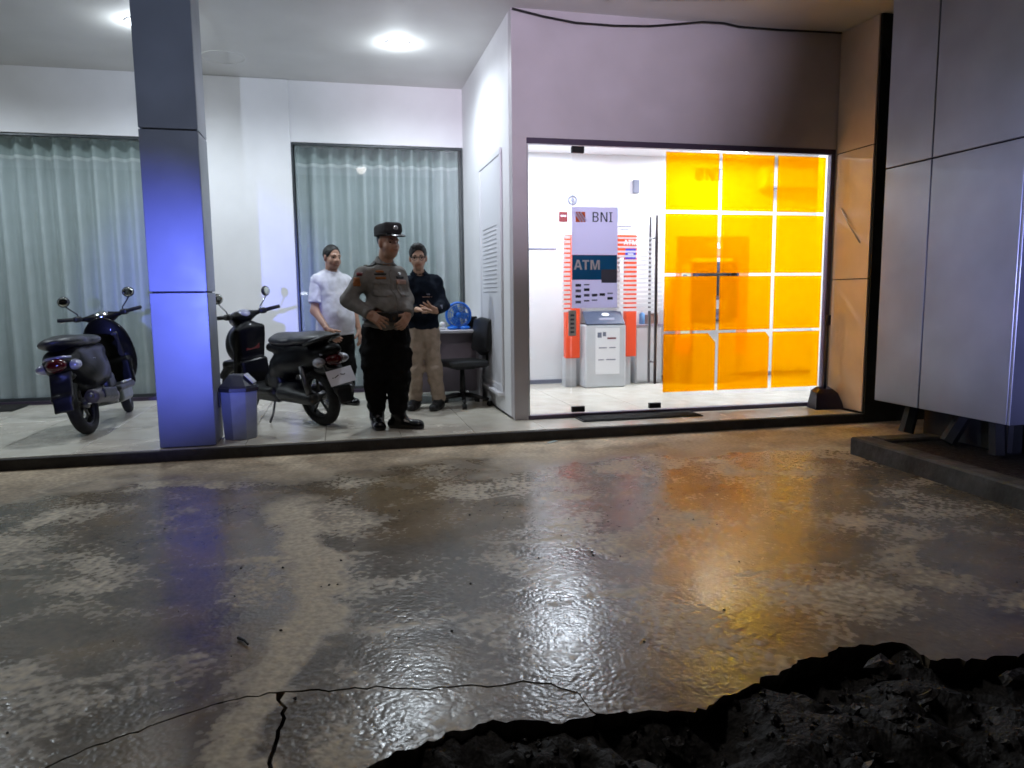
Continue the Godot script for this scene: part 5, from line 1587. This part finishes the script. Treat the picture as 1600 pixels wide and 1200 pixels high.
func basis_along(d: Vector3) -> Basis:
	var y := d.normalized()
	var x := y.cross(Vector3.BACK if absf(y.z) < 0.9 else Vector3.RIGHT).normalized()
	return Basis(x, y, x.cross(y))

func make_white_shirt() -> void:
	var o := Vector3(-1.55, PLAT, -1.48)
	var t := thing("person", "heavy man in white T-shirt and black trousers behind the black and red scooter", "person", o)
	var yaw := deg_to_rad(34)
	var B := Basis(Vector3.UP, yaw)
	var rsh := Vector3(-1.715, 1.375, -1.43)
	var lsh := Vector3(-1.425, 1.375, -1.58)
	var rel := Vector3(-1.745, 1.075, -1.34)
	var rwr := Vector3(-1.62, 0.885, -1.17)
	var lel := Vector3(-1.36, 1.10, -1.60)
	var lwr := Vector3(-1.31, 0.86, -1.52)
	var hip_r := Vector3(-1.635, 0.84, -1.46)
	var hip_l := Vector3(-1.465, 0.84, -1.53)
	var kn_r := Vector3(-1.63, 0.48, -1.45)
	var kn_l := Vector3(-1.44, 0.48, -1.50)
	var an_r := Vector3(-1.64, 0.17, -1.50)
	var an_l := Vector3(-1.46, 0.17, -1.52)
	var toe_r := Vector3(-1.58, 0.118, -1.36)
	var toe_l := Vector3(-1.375, 0.118, -1.39)
	var hx := turned(Vector3(-1.555, 1.612, -1.47), deg_to_rad(32), 0.02, -0.06)
	var body := [egg(Vector3(-1.575, 1.26, -1.50), Vector3(0.16, 0.18, 0.11), B, SKIN), egg(Vector3(-1.55, 1.02, -1.46), Vector3(0.16, 0.16, 0.13), B, SKIN), egg(Vector3(-1.55, 0.88, -1.50), Vector3(0.15, 0.10, 0.11), B, SKIN),
		bone(Vector3(-1.575, 1.36, -1.50), Vector3(-1.56, 1.54, -1.48), 0.062, 0.058, SKIN), bone(rsh, rel, 0.048, 0.040, SKIN), bone(rel, rwr, 0.042, 0.027, SKIN), bone(lsh, lel, 0.048, 0.040, SKIN), bone(lel, lwr, 0.040, 0.027, SKIN),
		bone(hip_r, kn_r, 0.085, 0.058, SKIN), bone(kn_r, an_r, 0.055, 0.038, SKIN), bone(hip_l, kn_l, 0.085, 0.058, SKIN), bone(kn_l, an_l, 0.055, 0.038, SKIN), bone(an_r, toe_r, 0.035, 0.03, SKIN), bone(an_l, toe_l, 0.035, 0.03, SKIN)]
	var skull := moved(head_blobs(SKIN, 0.6), hx)
	skull.append(bone(Vector3(-1.57, 1.40, -1.49), hx * Vector3(0, -0.06, -0.02), 0.060, 0.056, SKIN))
	var hr := hand(rwr, Vector3(0.62, -0.70, 0.25), Vector3(-0.45, -0.1, 0.9), 1.0, 0.5, 0.4, SKIN)
	var hl := hand(lwr, Vector3(0.1, -0.95, 0.3), Vector3(0.9, 0.1, 0.3), -1.0, 0.5, 0.4, SKIN)
	put(t, "body", netted([blobs(body, 0.016, 0.035), blobs(skull, 0.006, 0.022), blobs(hr, 0.005, 0.008), blobs(hl, 0.006, 0.008)]), M.skin, o)
	face(t, hx, o, true)
	put(t, "hair", soft(moved([egg(Vector3(0, 0.040, -0.016), Vector3(0.083, 0.094, 0.099))], hx), 0.007, 0.01, {"noise": folds(97, 70.0), "amp": 0.008, "sub": moved([egg(Vector3(0, -0.014, 0.088), Vector3(0.070, 0.096, 0.086)), brick(Vector3(0, -0.16, 0.16), Vector3(0.2, 0.13, 0.15), 0.02), brick(Vector3(0, -0.19, 0), Vector3(0.2, 0.12, 0.2), 0.02)], hx)}), M.hair, o)
	var sh := [egg(Vector3(-1.575, 1.27, -1.49), Vector3(0.19, 0.20, 0.135), B), egg(Vector3(-1.54, 1.02, -1.455), Vector3(0.195, 0.26, 0.175), B), egg(Vector3(-1.545, 0.88, -1.48), Vector3(0.19, 0.16, 0.160), B), bone(rsh, lsh, 0.062), bone(Vector3(-1.575, 1.38, -1.50), Vector3(-1.57, 1.45, -1.49), 0.075, 0.062),
		bone(rsh, rsh.lerp(rel, 0.78), 0.066, 0.070), bone(lsh, lsh.lerp(lel, 0.78), 0.066, 0.070)]
	var down := (rel - rsh).normalized()
	var stops := [brick(rsh.lerp(rel, 0.76) + down * 0.1, Vector3(0.11, 0.1, 0.11), 0.01, basis_along(down)), brick(lsh.lerp(lel, 0.76) + (lel - lsh).normalized() * 0.1, Vector3(0.1, 0.1, 0.1), 0.01, basis_along(lel - lsh)), bone(Vector3(-1.565, 1.47, -1.47), Vector3(-1.55, 1.62, -1.46), 0.062, 0.08)]
	var neck := [stops[2]]
	var trunk := sh.slice(0, 5)
	var sleeves := sh.slice(5)
	var shirt := put(t, "t_shirt", netted([blobs(trunk, 0.012, 0.10, {"cuts": [[Vector3(0.05, -1, 0).normalized(), -0.905]], "sub": neck, "noise": folds(93, 6.0), "amp": 0.012}), blobs(sleeves, 0.010, 0.03, {"sub": stops, "noise": folds(93, 12.0), "amp": 0.010})]), M.shirt_white, o)
	obj("hem", soft(trunk, 0.008, 0.10, {"inflate": 0.004, "cuts": [[Vector3(0.05, -1, 0).normalized(), -0.898]], "noise": folds(93, 6.0), "amp": 0.012, "clip": [brick(Vector3(-1.54, 0.825, -1.47), Vector3(0.4, 0.022, 0.4), 0.003, Basis(Vector3.BACK, 0.05))]}), M.shirt_white, shirt)
	var tr := [egg(Vector3(-1.55, 0.85, -1.49), Vector3(0.175, 0.12, 0.14), B), bone(hip_r, kn_r, 0.105, 0.085), bone(kn_r, an_r, 0.085, 0.070), bone(hip_l, kn_l, 0.105, 0.085), bone(kn_l, an_l, 0.085, 0.070)]
	put(t, "trousers", soft(tr, 0.014, 0.035, {"cuts": [[Vector3.UP, 0.93], [Vector3.DOWN, -0.15]], "noise": folds(94, 11.0), "amp": 0.014}), M.trousers_black, o)
	for q: Array in [[an_r, toe_r], [an_l, toe_l]]:
		put(t, "shoe", soft(shoe(q[0], q[1], 0.105), 0.010, 0.03, {"cuts": [[Vector3.DOWN, -PLAT]]}), M.boot, o)

func make_navy_shirt() -> void:
	var o := Vector3(-0.70, PLAT, -0.93)
	var t := thing("person", "slim man in navy jacket and khaki trousers gesturing with raised hands", "person", o)
	var yaw := deg_to_rad(-8)
	var B := Basis(Vector3.UP, yaw)
	var F := B * Vector3.BACK
	var rsh := Vector3(-0.865, 1.345, -0.92)
	var lsh := Vector3(-0.565, 1.355, -0.97)
	var rel := Vector3(-0.91, 1.09, -0.88)
	var rwr := Vector3(-0.795, 1.085, -0.69)
	var lel := Vector3(-0.505, 1.12, -0.93)
	var lwr := Vector3(-0.60, 1.070, -0.72)
	var hip_r := Vector3(-0.79, 0.86, -0.94)
	var hip_l := Vector3(-0.635, 0.86, -0.95)
	var kn_r := Vector3(-0.79, 0.49, -0.93)
	var kn_l := Vector3(-0.605, 0.49, -0.91)
	var an_r := Vector3(-0.79, 0.165, -0.98)
	var an_l := Vector3(-0.565, 0.165, -0.90)
	var toe_r := Vector3(-0.85, 0.118, -0.83)
	var toe_l := Vector3(-0.635, 0.118, -0.76)
	var hx := turned(Vector3(-0.735, 1.585, -0.92), deg_to_rad(-6), 0.05, 0.03)
	var S := SKIN_PALE
	var body := [egg(Vector3(-0.715, 1.25, -0.95), Vector3(0.15, 0.18, 0.10), B, S), egg(Vector3(-0.71, 1.04, -0.95), Vector3(0.14, 0.16, 0.10), B, S), egg(Vector3(-0.71, 0.90, -0.95), Vector3(0.14, 0.10, 0.10), B, S),
		bone(Vector3(-0.725, 1.35, -0.95), Vector3(-0.735, 1.52, -0.93), 0.055, 0.052, S), bone(rsh, rel, 0.044, 0.037, S), bone(rel, rwr, 0.038, 0.026, S), bone(lsh, lel, 0.044, 0.037, S), bone(lel, lwr, 0.038, 0.026, S),
		bone(hip_r, kn_r, 0.078, 0.052, S), bone(kn_r, an_r, 0.050, 0.036, S), bone(hip_l, kn_l, 0.078, 0.052, S), bone(kn_l, an_l, 0.050, 0.036, S), bone(an_r, toe_r, 0.033, 0.028, S), bone(an_l, toe_l, 0.033, 0.028, S)]
	var skull := moved(head_blobs(S, 0.0), hx)
	skull.append(bone(Vector3(-0.73, 1.40, -0.94), hx * Vector3(0, -0.06, -0.02), 0.053, 0.050, S))
	var hr := hand(rwr, Vector3(0.85, 0.05, 0.35), Vector3(-0.2, 0.85, -0.2), -1.0, 0.35, 0.8, S, 0.98)
	var hl := hand(lwr, Vector3(-0.72, 0.30, 0.45), Vector3(0.35, -0.75, 0.55), 1.0, 0.25, 1.3, S, 1.02, 1.0)
	put(t, "body", netted([blobs(body, 0.016, 0.035), blobs(skull, 0.006, 0.022), blobs(hr, 0.005, 0.008), blobs(hl, 0.005, 0.008)]), M.skin, o)
	face(t, hx, o, false)
	put(t, "hair", soft(moved([egg(Vector3(0, 0.046, -0.016), Vector3(0.086, 0.098, 0.102)), egg(Vector3(0, 0.105, 0.04), Vector3(0.06, 0.035, 0.05))], hx), 0.007, 0.02, {"noise": folds(98, 60.0), "amp": 0.011, "sub": moved([egg(Vector3(0.010, -0.018, 0.088), Vector3(0.068, 0.092, 0.086)), brick(Vector3(0, -0.16, 0.16), Vector3(0.2, 0.13, 0.15), 0.02), brick(Vector3(0, -0.19, 0), Vector3(0.2, 0.12, 0.2), 0.02)], hx)}), M.hair, o)
	var gx := Transform3D(Basis(), -o) * hx
	var gl := obj("glasses", tube([Vector3(-0.078, 0.002, 0.02), Vector3(-0.066, 0.004, 0.094), Vector3(-0.008, 0.006, 0.106), Vector3(0.008, 0.006, 0.106), Vector3(0.066, 0.004, 0.094), Vector3(0.078, 0.002, 0.02)], 0.003, 0.003, 6), M.black, t, gx)
	for s: float in [-1.0, 1.0]:
		obj("lens_rim", torus(0.022, 0.0018, Transform3D(Basis(Vector3.UP, s * 0.2) * Basis(Vector3.RIGHT, PI / 2), Vector3(s * 0.034, -0.004, 0.101)), 20), M.black, gl)
	var sh := [egg(Vector3(-0.715, 1.26, -0.95), Vector3(0.175, 0.17, 0.125), B), egg(Vector3(-0.71, 1.06, -0.95), Vector3(0.165, 0.17, 0.13), B), egg(Vector3(-0.71, 0.93, -0.95), Vector3(0.172, 0.10, 0.132), B), bone(rsh, lsh, 0.058), bone(Vector3(-0.725, 1.37, -0.95), Vector3(-0.73, 1.44, -0.94), 0.07, 0.058),
		bone(rsh, rel, 0.064, 0.060), bone(rel, rwr, 0.060, 0.046), bone(lsh, lel, 0.064, 0.062), bone(lel, lwr, 0.066, 0.046)]
	var cr := (rwr - rel).normalized()
	var cl := (lwr - lel).normalized()
	var stops := [brick(rwr + cr * 0.085, Vector3(0.08, 0.08, 0.08), 0.01, basis_along(cr)), brick(lwr + cl * 0.085, Vector3(0.08, 0.08, 0.08), 0.01, basis_along(cl)), bone(Vector3(-0.73, 1.44, -0.92), Vector3(-0.735, 1.58, -0.91), 0.053, 0.075)]
	var shirt := put(t, "jacket", soft(sh, 0.012, 0.045, {"cuts": [[Vector3.DOWN, -0.885]], "sub": stops, "noise": folds(95, 9.0), "amp": 0.013}), M.shirt_navy, o)
	for q: Array in [["chest_print", Vector3(-0.665, 1.205, -0.83), Vector3(0.050, 0.006, 0.08), M.badge_pink], ["chest_print", Vector3(-0.655, 1.228, -0.83), Vector3(0.018, 0.008, 0.08), M.ink_grey], ["sleeve_mark", Vector3(-0.535, 1.105, -0.80), Vector3(0.014, 0.022, 0.05), M.ink_grey]]:
		obj(q[0], soft(sh, 0.006, 0.045, {"inflate": 0.003, "sub": stops, "noise": folds(95, 9.0), "amp": 0.013, "clip": [brick(q[1], q[2], 0.002, B)]}), q[3], shirt)
	obj("collar", soft(sh, 0.007, 0.045, {"inflate": 0.010, "sub": stops, "clip": [brick(Vector3(-0.728, 1.45, -0.94), Vector3(0.09, 0.03, 0.09), 0.006, B)]}), M.shirt_navy, shirt)
	var tr := [egg(Vector3(-0.71, 0.88, -0.95), Vector3(0.162, 0.11, 0.122), B), bone(hip_r, kn_r, 0.098, 0.080), bone(kn_r, an_r, 0.080, 0.064), bone(hip_l, kn_l, 0.098, 0.080), bone(kn_l, an_l, 0.080, 0.064)]
	put(t, "trousers", soft(tr, 0.012, 0.03, {"cuts": [[Vector3.UP, 0.95], [Vector3.DOWN, -0.165]], "noise": folds(96, 13.0), "amp": 0.018}), M.trousers_khaki, o)
	for q: Array in [[an_r, toe_r], [an_l, toe_l]]:
		put(t, "shoe", soft(shoe(q[0], q[1], 0.105), 0.010, 0.03, {"cuts": [[Vector3.DOWN, -PLAT]]}), M.shoe, o)

# ---------------------------------------------------------------- broken ground in front

func stone_mesh(sd: int) -> ArrayMesh:
	var n := noise_of(sd, 2.2, 2)
	var st := begin(true)
	var seg := 7
	var rings := 5
	var at := func(i: int, j: int) -> Vector3:
		var th := PI * j / rings
		var ph := TAU * (i % seg) / seg
		var d := Vector3(sin(th) * cos(ph), cos(th), sin(th) * sin(ph))
		return d * (1.0 + 0.75 * n.get_noise_3dv(d * 0.6 + Vector3(sd, 0, 0))) * Vector3(1, 0.62, 0.85)
	for j in rings:
		for i in seg:
			quad(st, at.call(i, j), at.call(i + 1, j), at.call(i + 1, j + 1), at.call(i, j + 1), Vector3.ZERO)
	return done(st)

func soil_height(x: float, z: float, n: FastNoiseLite, n2: FastNoiseLite) -> float:
	return minf(-0.060 + 0.105 * n.get_noise_2d(x, z) + 0.028 * n2.get_noise_2d(x, z) - 0.08 * smooth(4.6, 5.4, z), -0.02) - 0.10 * smooth(0.08, 0.0, z - 4.25)

func make_rubble() -> void:
	var n := noise_of(61, 2.6, 3)
	var n2 := noise_of(62, 14.0, 3)
	var st := begin(false)
	var step := 0.022
	var x0 := -2.6
	var z0 := 4.15
	var nx := 190
	var nz := 74
	var hs := []
	for j in nz + 1:
		var row := PackedFloat32Array()
		for i in nx + 1:
			row.append(soil_height(x0 + i * step, z0 + j * step, n, n2))
		hs.append(row)
	for j in nz:
		for i in nx:
			var c := []
			for q: Vector2i in [Vector2i(0, 0), Vector2i(1, 0), Vector2i(1, 1), Vector2i(0, 1)]:
				c.append(Vector3(x0 + (i + q.x) * step, hs[j + q.y][i + q.x], z0 + (j + q.y) * step))
			quad(st, c[0], c[1], c[2], c[3], Vector3(c[0].x, -5.0, c[0].z))
	var e := setting("broken_earth", done(st), M.soil)
	e.set_meta("label", "dark broken earth below the snapped edge of the concrete")
	var kinds := []
	for k in 6:
		kinds.append(stone_mesh(100 + k))
	# gravel nobody could count
	var mm := MultiMesh.new()
	mm.transform_format = MultiMesh.TRANSFORM_3D
	mm.mesh = kinds[0]
	var count := 900
	mm.instance_count = count
	for k in count:
		var x := rng.randf_range(-1.7, 1.4)
		var z := rng.randf_range(4.34, 5.5)
		var s := rng.randf_range(0.004, 0.014)
		var b := Basis.from_euler(Vector3(rng.randf() * TAU, rng.randf() * TAU, rng.randf() * TAU)) * s
		mm.set_instance_transform(k, Transform3D(b, Vector3(x, soil_height(x, z, n, n2) + s * 0.3, z)))
	var g := MultiMeshInstance3D.new()
	g.name = "gravel"
	g.multimesh = mm
	g.material_override = M.stone
	add_child(g)
	tag(g, "small dark gravel strewn over the broken earth", "gravel")
	g.set_meta("kind", "stuff")
	# larger lumps
	var heaps := MultiMesh.new()
	heaps.transform_format = MultiMesh.TRANSFORM_3D
	heaps.mesh = kinds[2]
	heaps.instance_count = 55
	for k in 55:
		var x := rng.randf_range(-1.5, 1.2)
		var z := rng.randf_range(4.50, 5.15)
		var s := rng.randf_range(0.012, 0.042)
		heaps.set_instance_transform(k, Transform3D(Basis.from_euler(Vector3(rng.randf() * TAU, rng.randf() * TAU, rng.randf() * TAU)) * s, Vector3(x, soil_height(x, z, n, n2) + s * 0.2, z)))
	var hm := MultiMeshInstance3D.new()
	hm.name = "rubble"
	hm.multimesh = heaps
	hm.material_override = M.stone
	add_child(hm)
	tag(hm, "loose dark rubble below the broken edge of the forecourt", "rubble")
	hm.set_meta("kind", "stuff")
	# the snapped plates along the edge
	var plates := [[Vector3(0.22, -0.035, 4.375), 0.3, Vector3(0.20, 0.035, 0.08)], [Vector3(-0.16, -0.055, 4.47), -0.5, Vector3(0.14, 0.03, 0.08)], [Vector3(0.60, -0.035, 4.55), 0.1, Vector3(0.22, 0.03, 0.09)], [Vector3(-0.62, -0.06, 4.57), 0.15, Vector3(0.12, 0.03, 0.07)], [Vector3(0.05, -0.06, 4.58), 0.7, Vector3(0.10, 0.03, 0.07)]]
	var names := ["snapped concrete plate under the highest bend of the slab edge", "tilted concrete plate where the slab edge starts to rise", "snapped concrete plate at the right end of the slab edge", "small snapped plate below the middle of the slab edge", "angular plate lying loose below the rising slab edge"]
	for i in plates.size():
		var q: Array = plates[i]
		var half: Vector3 = q[2] * 0.5
		var p := obj("concrete_plate", kinds[i], M.stone, self, Transform3D(Basis(Vector3.UP, q[1]) * Basis(Vector3.RIGHT, 0.22 + 0.1 * i) * Basis(Vector3.BACK, 0.1 - 0.08 * i) * Basis.from_scale(half * Vector3(0.62, 1.3, 0.9)), q[0]))
		tag(p, names[i], "rubble", "snapped concrete plates along the edge")
	# litter on the forecourt
	tag(obj("stick", tube([Vector3(-1.90, 0.008, 3.715), Vector3(-1.875, 0.010, 3.745), Vector3(-1.86, 0.008, 3.775)], 0.006, 0.004, 6), M.black), "short black stick lying on the wet concrete", "stick")
	tag(obj("leaf", box(Vector3(0.10, 0.003, 0.035), 0.001, Vector3(0.17, 0.005, 0.62), Basis(Vector3.UP, 0.5) * Basis(Vector3.BACK, 0.08)), M.curtain_band), "flat pale scrap lying near the kerb below the wall corner", "litter")
	var pm := MultiMesh.new()
	pm.transform_format = MultiMesh.TRANSFORM_3D
	pm.mesh = kinds[1]
	pm.instance_count = 60
	for k in 60:
		var x := rng.randf_range(-2.6, 1.4)
		var z := rng.randf_range(2.2, 4.2)
		var s := rng.randf_range(0.002, 0.007)
		pm.set_instance_transform(k, Transform3D(Basis(Vector3.UP, rng.randf() * TAU) * s, Vector3(x, s * 0.35, z)))
	var pi := MultiMeshInstance3D.new()
	pi.name = "pebbles"
	pi.multimesh = pm
	pi.material_override = M.stone
	add_child(pi)
	tag(pi, "tiny dark pebbles scattered over the wet concrete", "pebbles")
	pi.set_meta("kind", "stuff")

func make_off_frame_lights() -> void:
	# a tripod light bar behind the photographer throws blue light on the columns
	var t := thing("light_bar", "blue emergency light bar on a tripod standing far out on the forecourt, out of frame", "light bar", Vector3(-2.6, -0.4, 9.2))
	for k in 3:
		var a := TAU * k / 3.0
		obj("leg", tube([Vector3(0, 0.9, 0), Vector3(0.4 * cos(a), 0.0, 0.4 * sin(a))], 0.015), M.metal_grey, t)
	obj("mast", tube([Vector3(0, 0.88, 0), Vector3(0, 1.66, 0)], 0.02), M.metal_grey, t)
	obj("housing", box(Vector3(0.6, 0.10, 0.16), 0.01, Vector3(0, 1.71, 0)), M.plastic_black, t)
	for s: float in [-1.0, 1.0]:
		obj("lens", box(Vector3(0.18, 0.07, 0.02), 0.004, Vector3(s * 0.19, 1.71, -0.092)), M.blue_lamp if s < 0.0 else M.tube_lamp, t)
	for q: Array in [[Vector3(-2.79, 1.31, 9.07), Vector3(-2.86, 1.16, 0.46), 112.0, 8.0, Color(0.46, 0.51, 1.0)], [Vector3(-2.41, 1.31, 9.07), Vector3(-2.7, 3.3, 0.4), 24.0, 10.0, Color(0.85, 0.90, 1.0)], [Vector3(-2.41, 1.31, 9.07), Vector3(0.25, 3.45, 0.0), 66.0, 14.0, Color(0.95, 0.90, 1.0)], [Vector3(-2.41, 1.31, 9.07), Vector3(4.35, 1.35, 2.3), 84.0, 12.5, Color(0.68, 0.70, 1.0)]]:
		var l := SpotLight3D.new()
		l.name = "light_bar_beam"
		l.light_color = q[4]
		l.light_energy = q[2]
		l.light_size = 0.06
		l.spot_angle = q[3]
		l.spot_angle_attenuation = 1.0
		l.spot_range = 30.0
		l.shadow_enabled = true
		add_child(l, true)
		l.look_at_from_position(q[0], q[1])
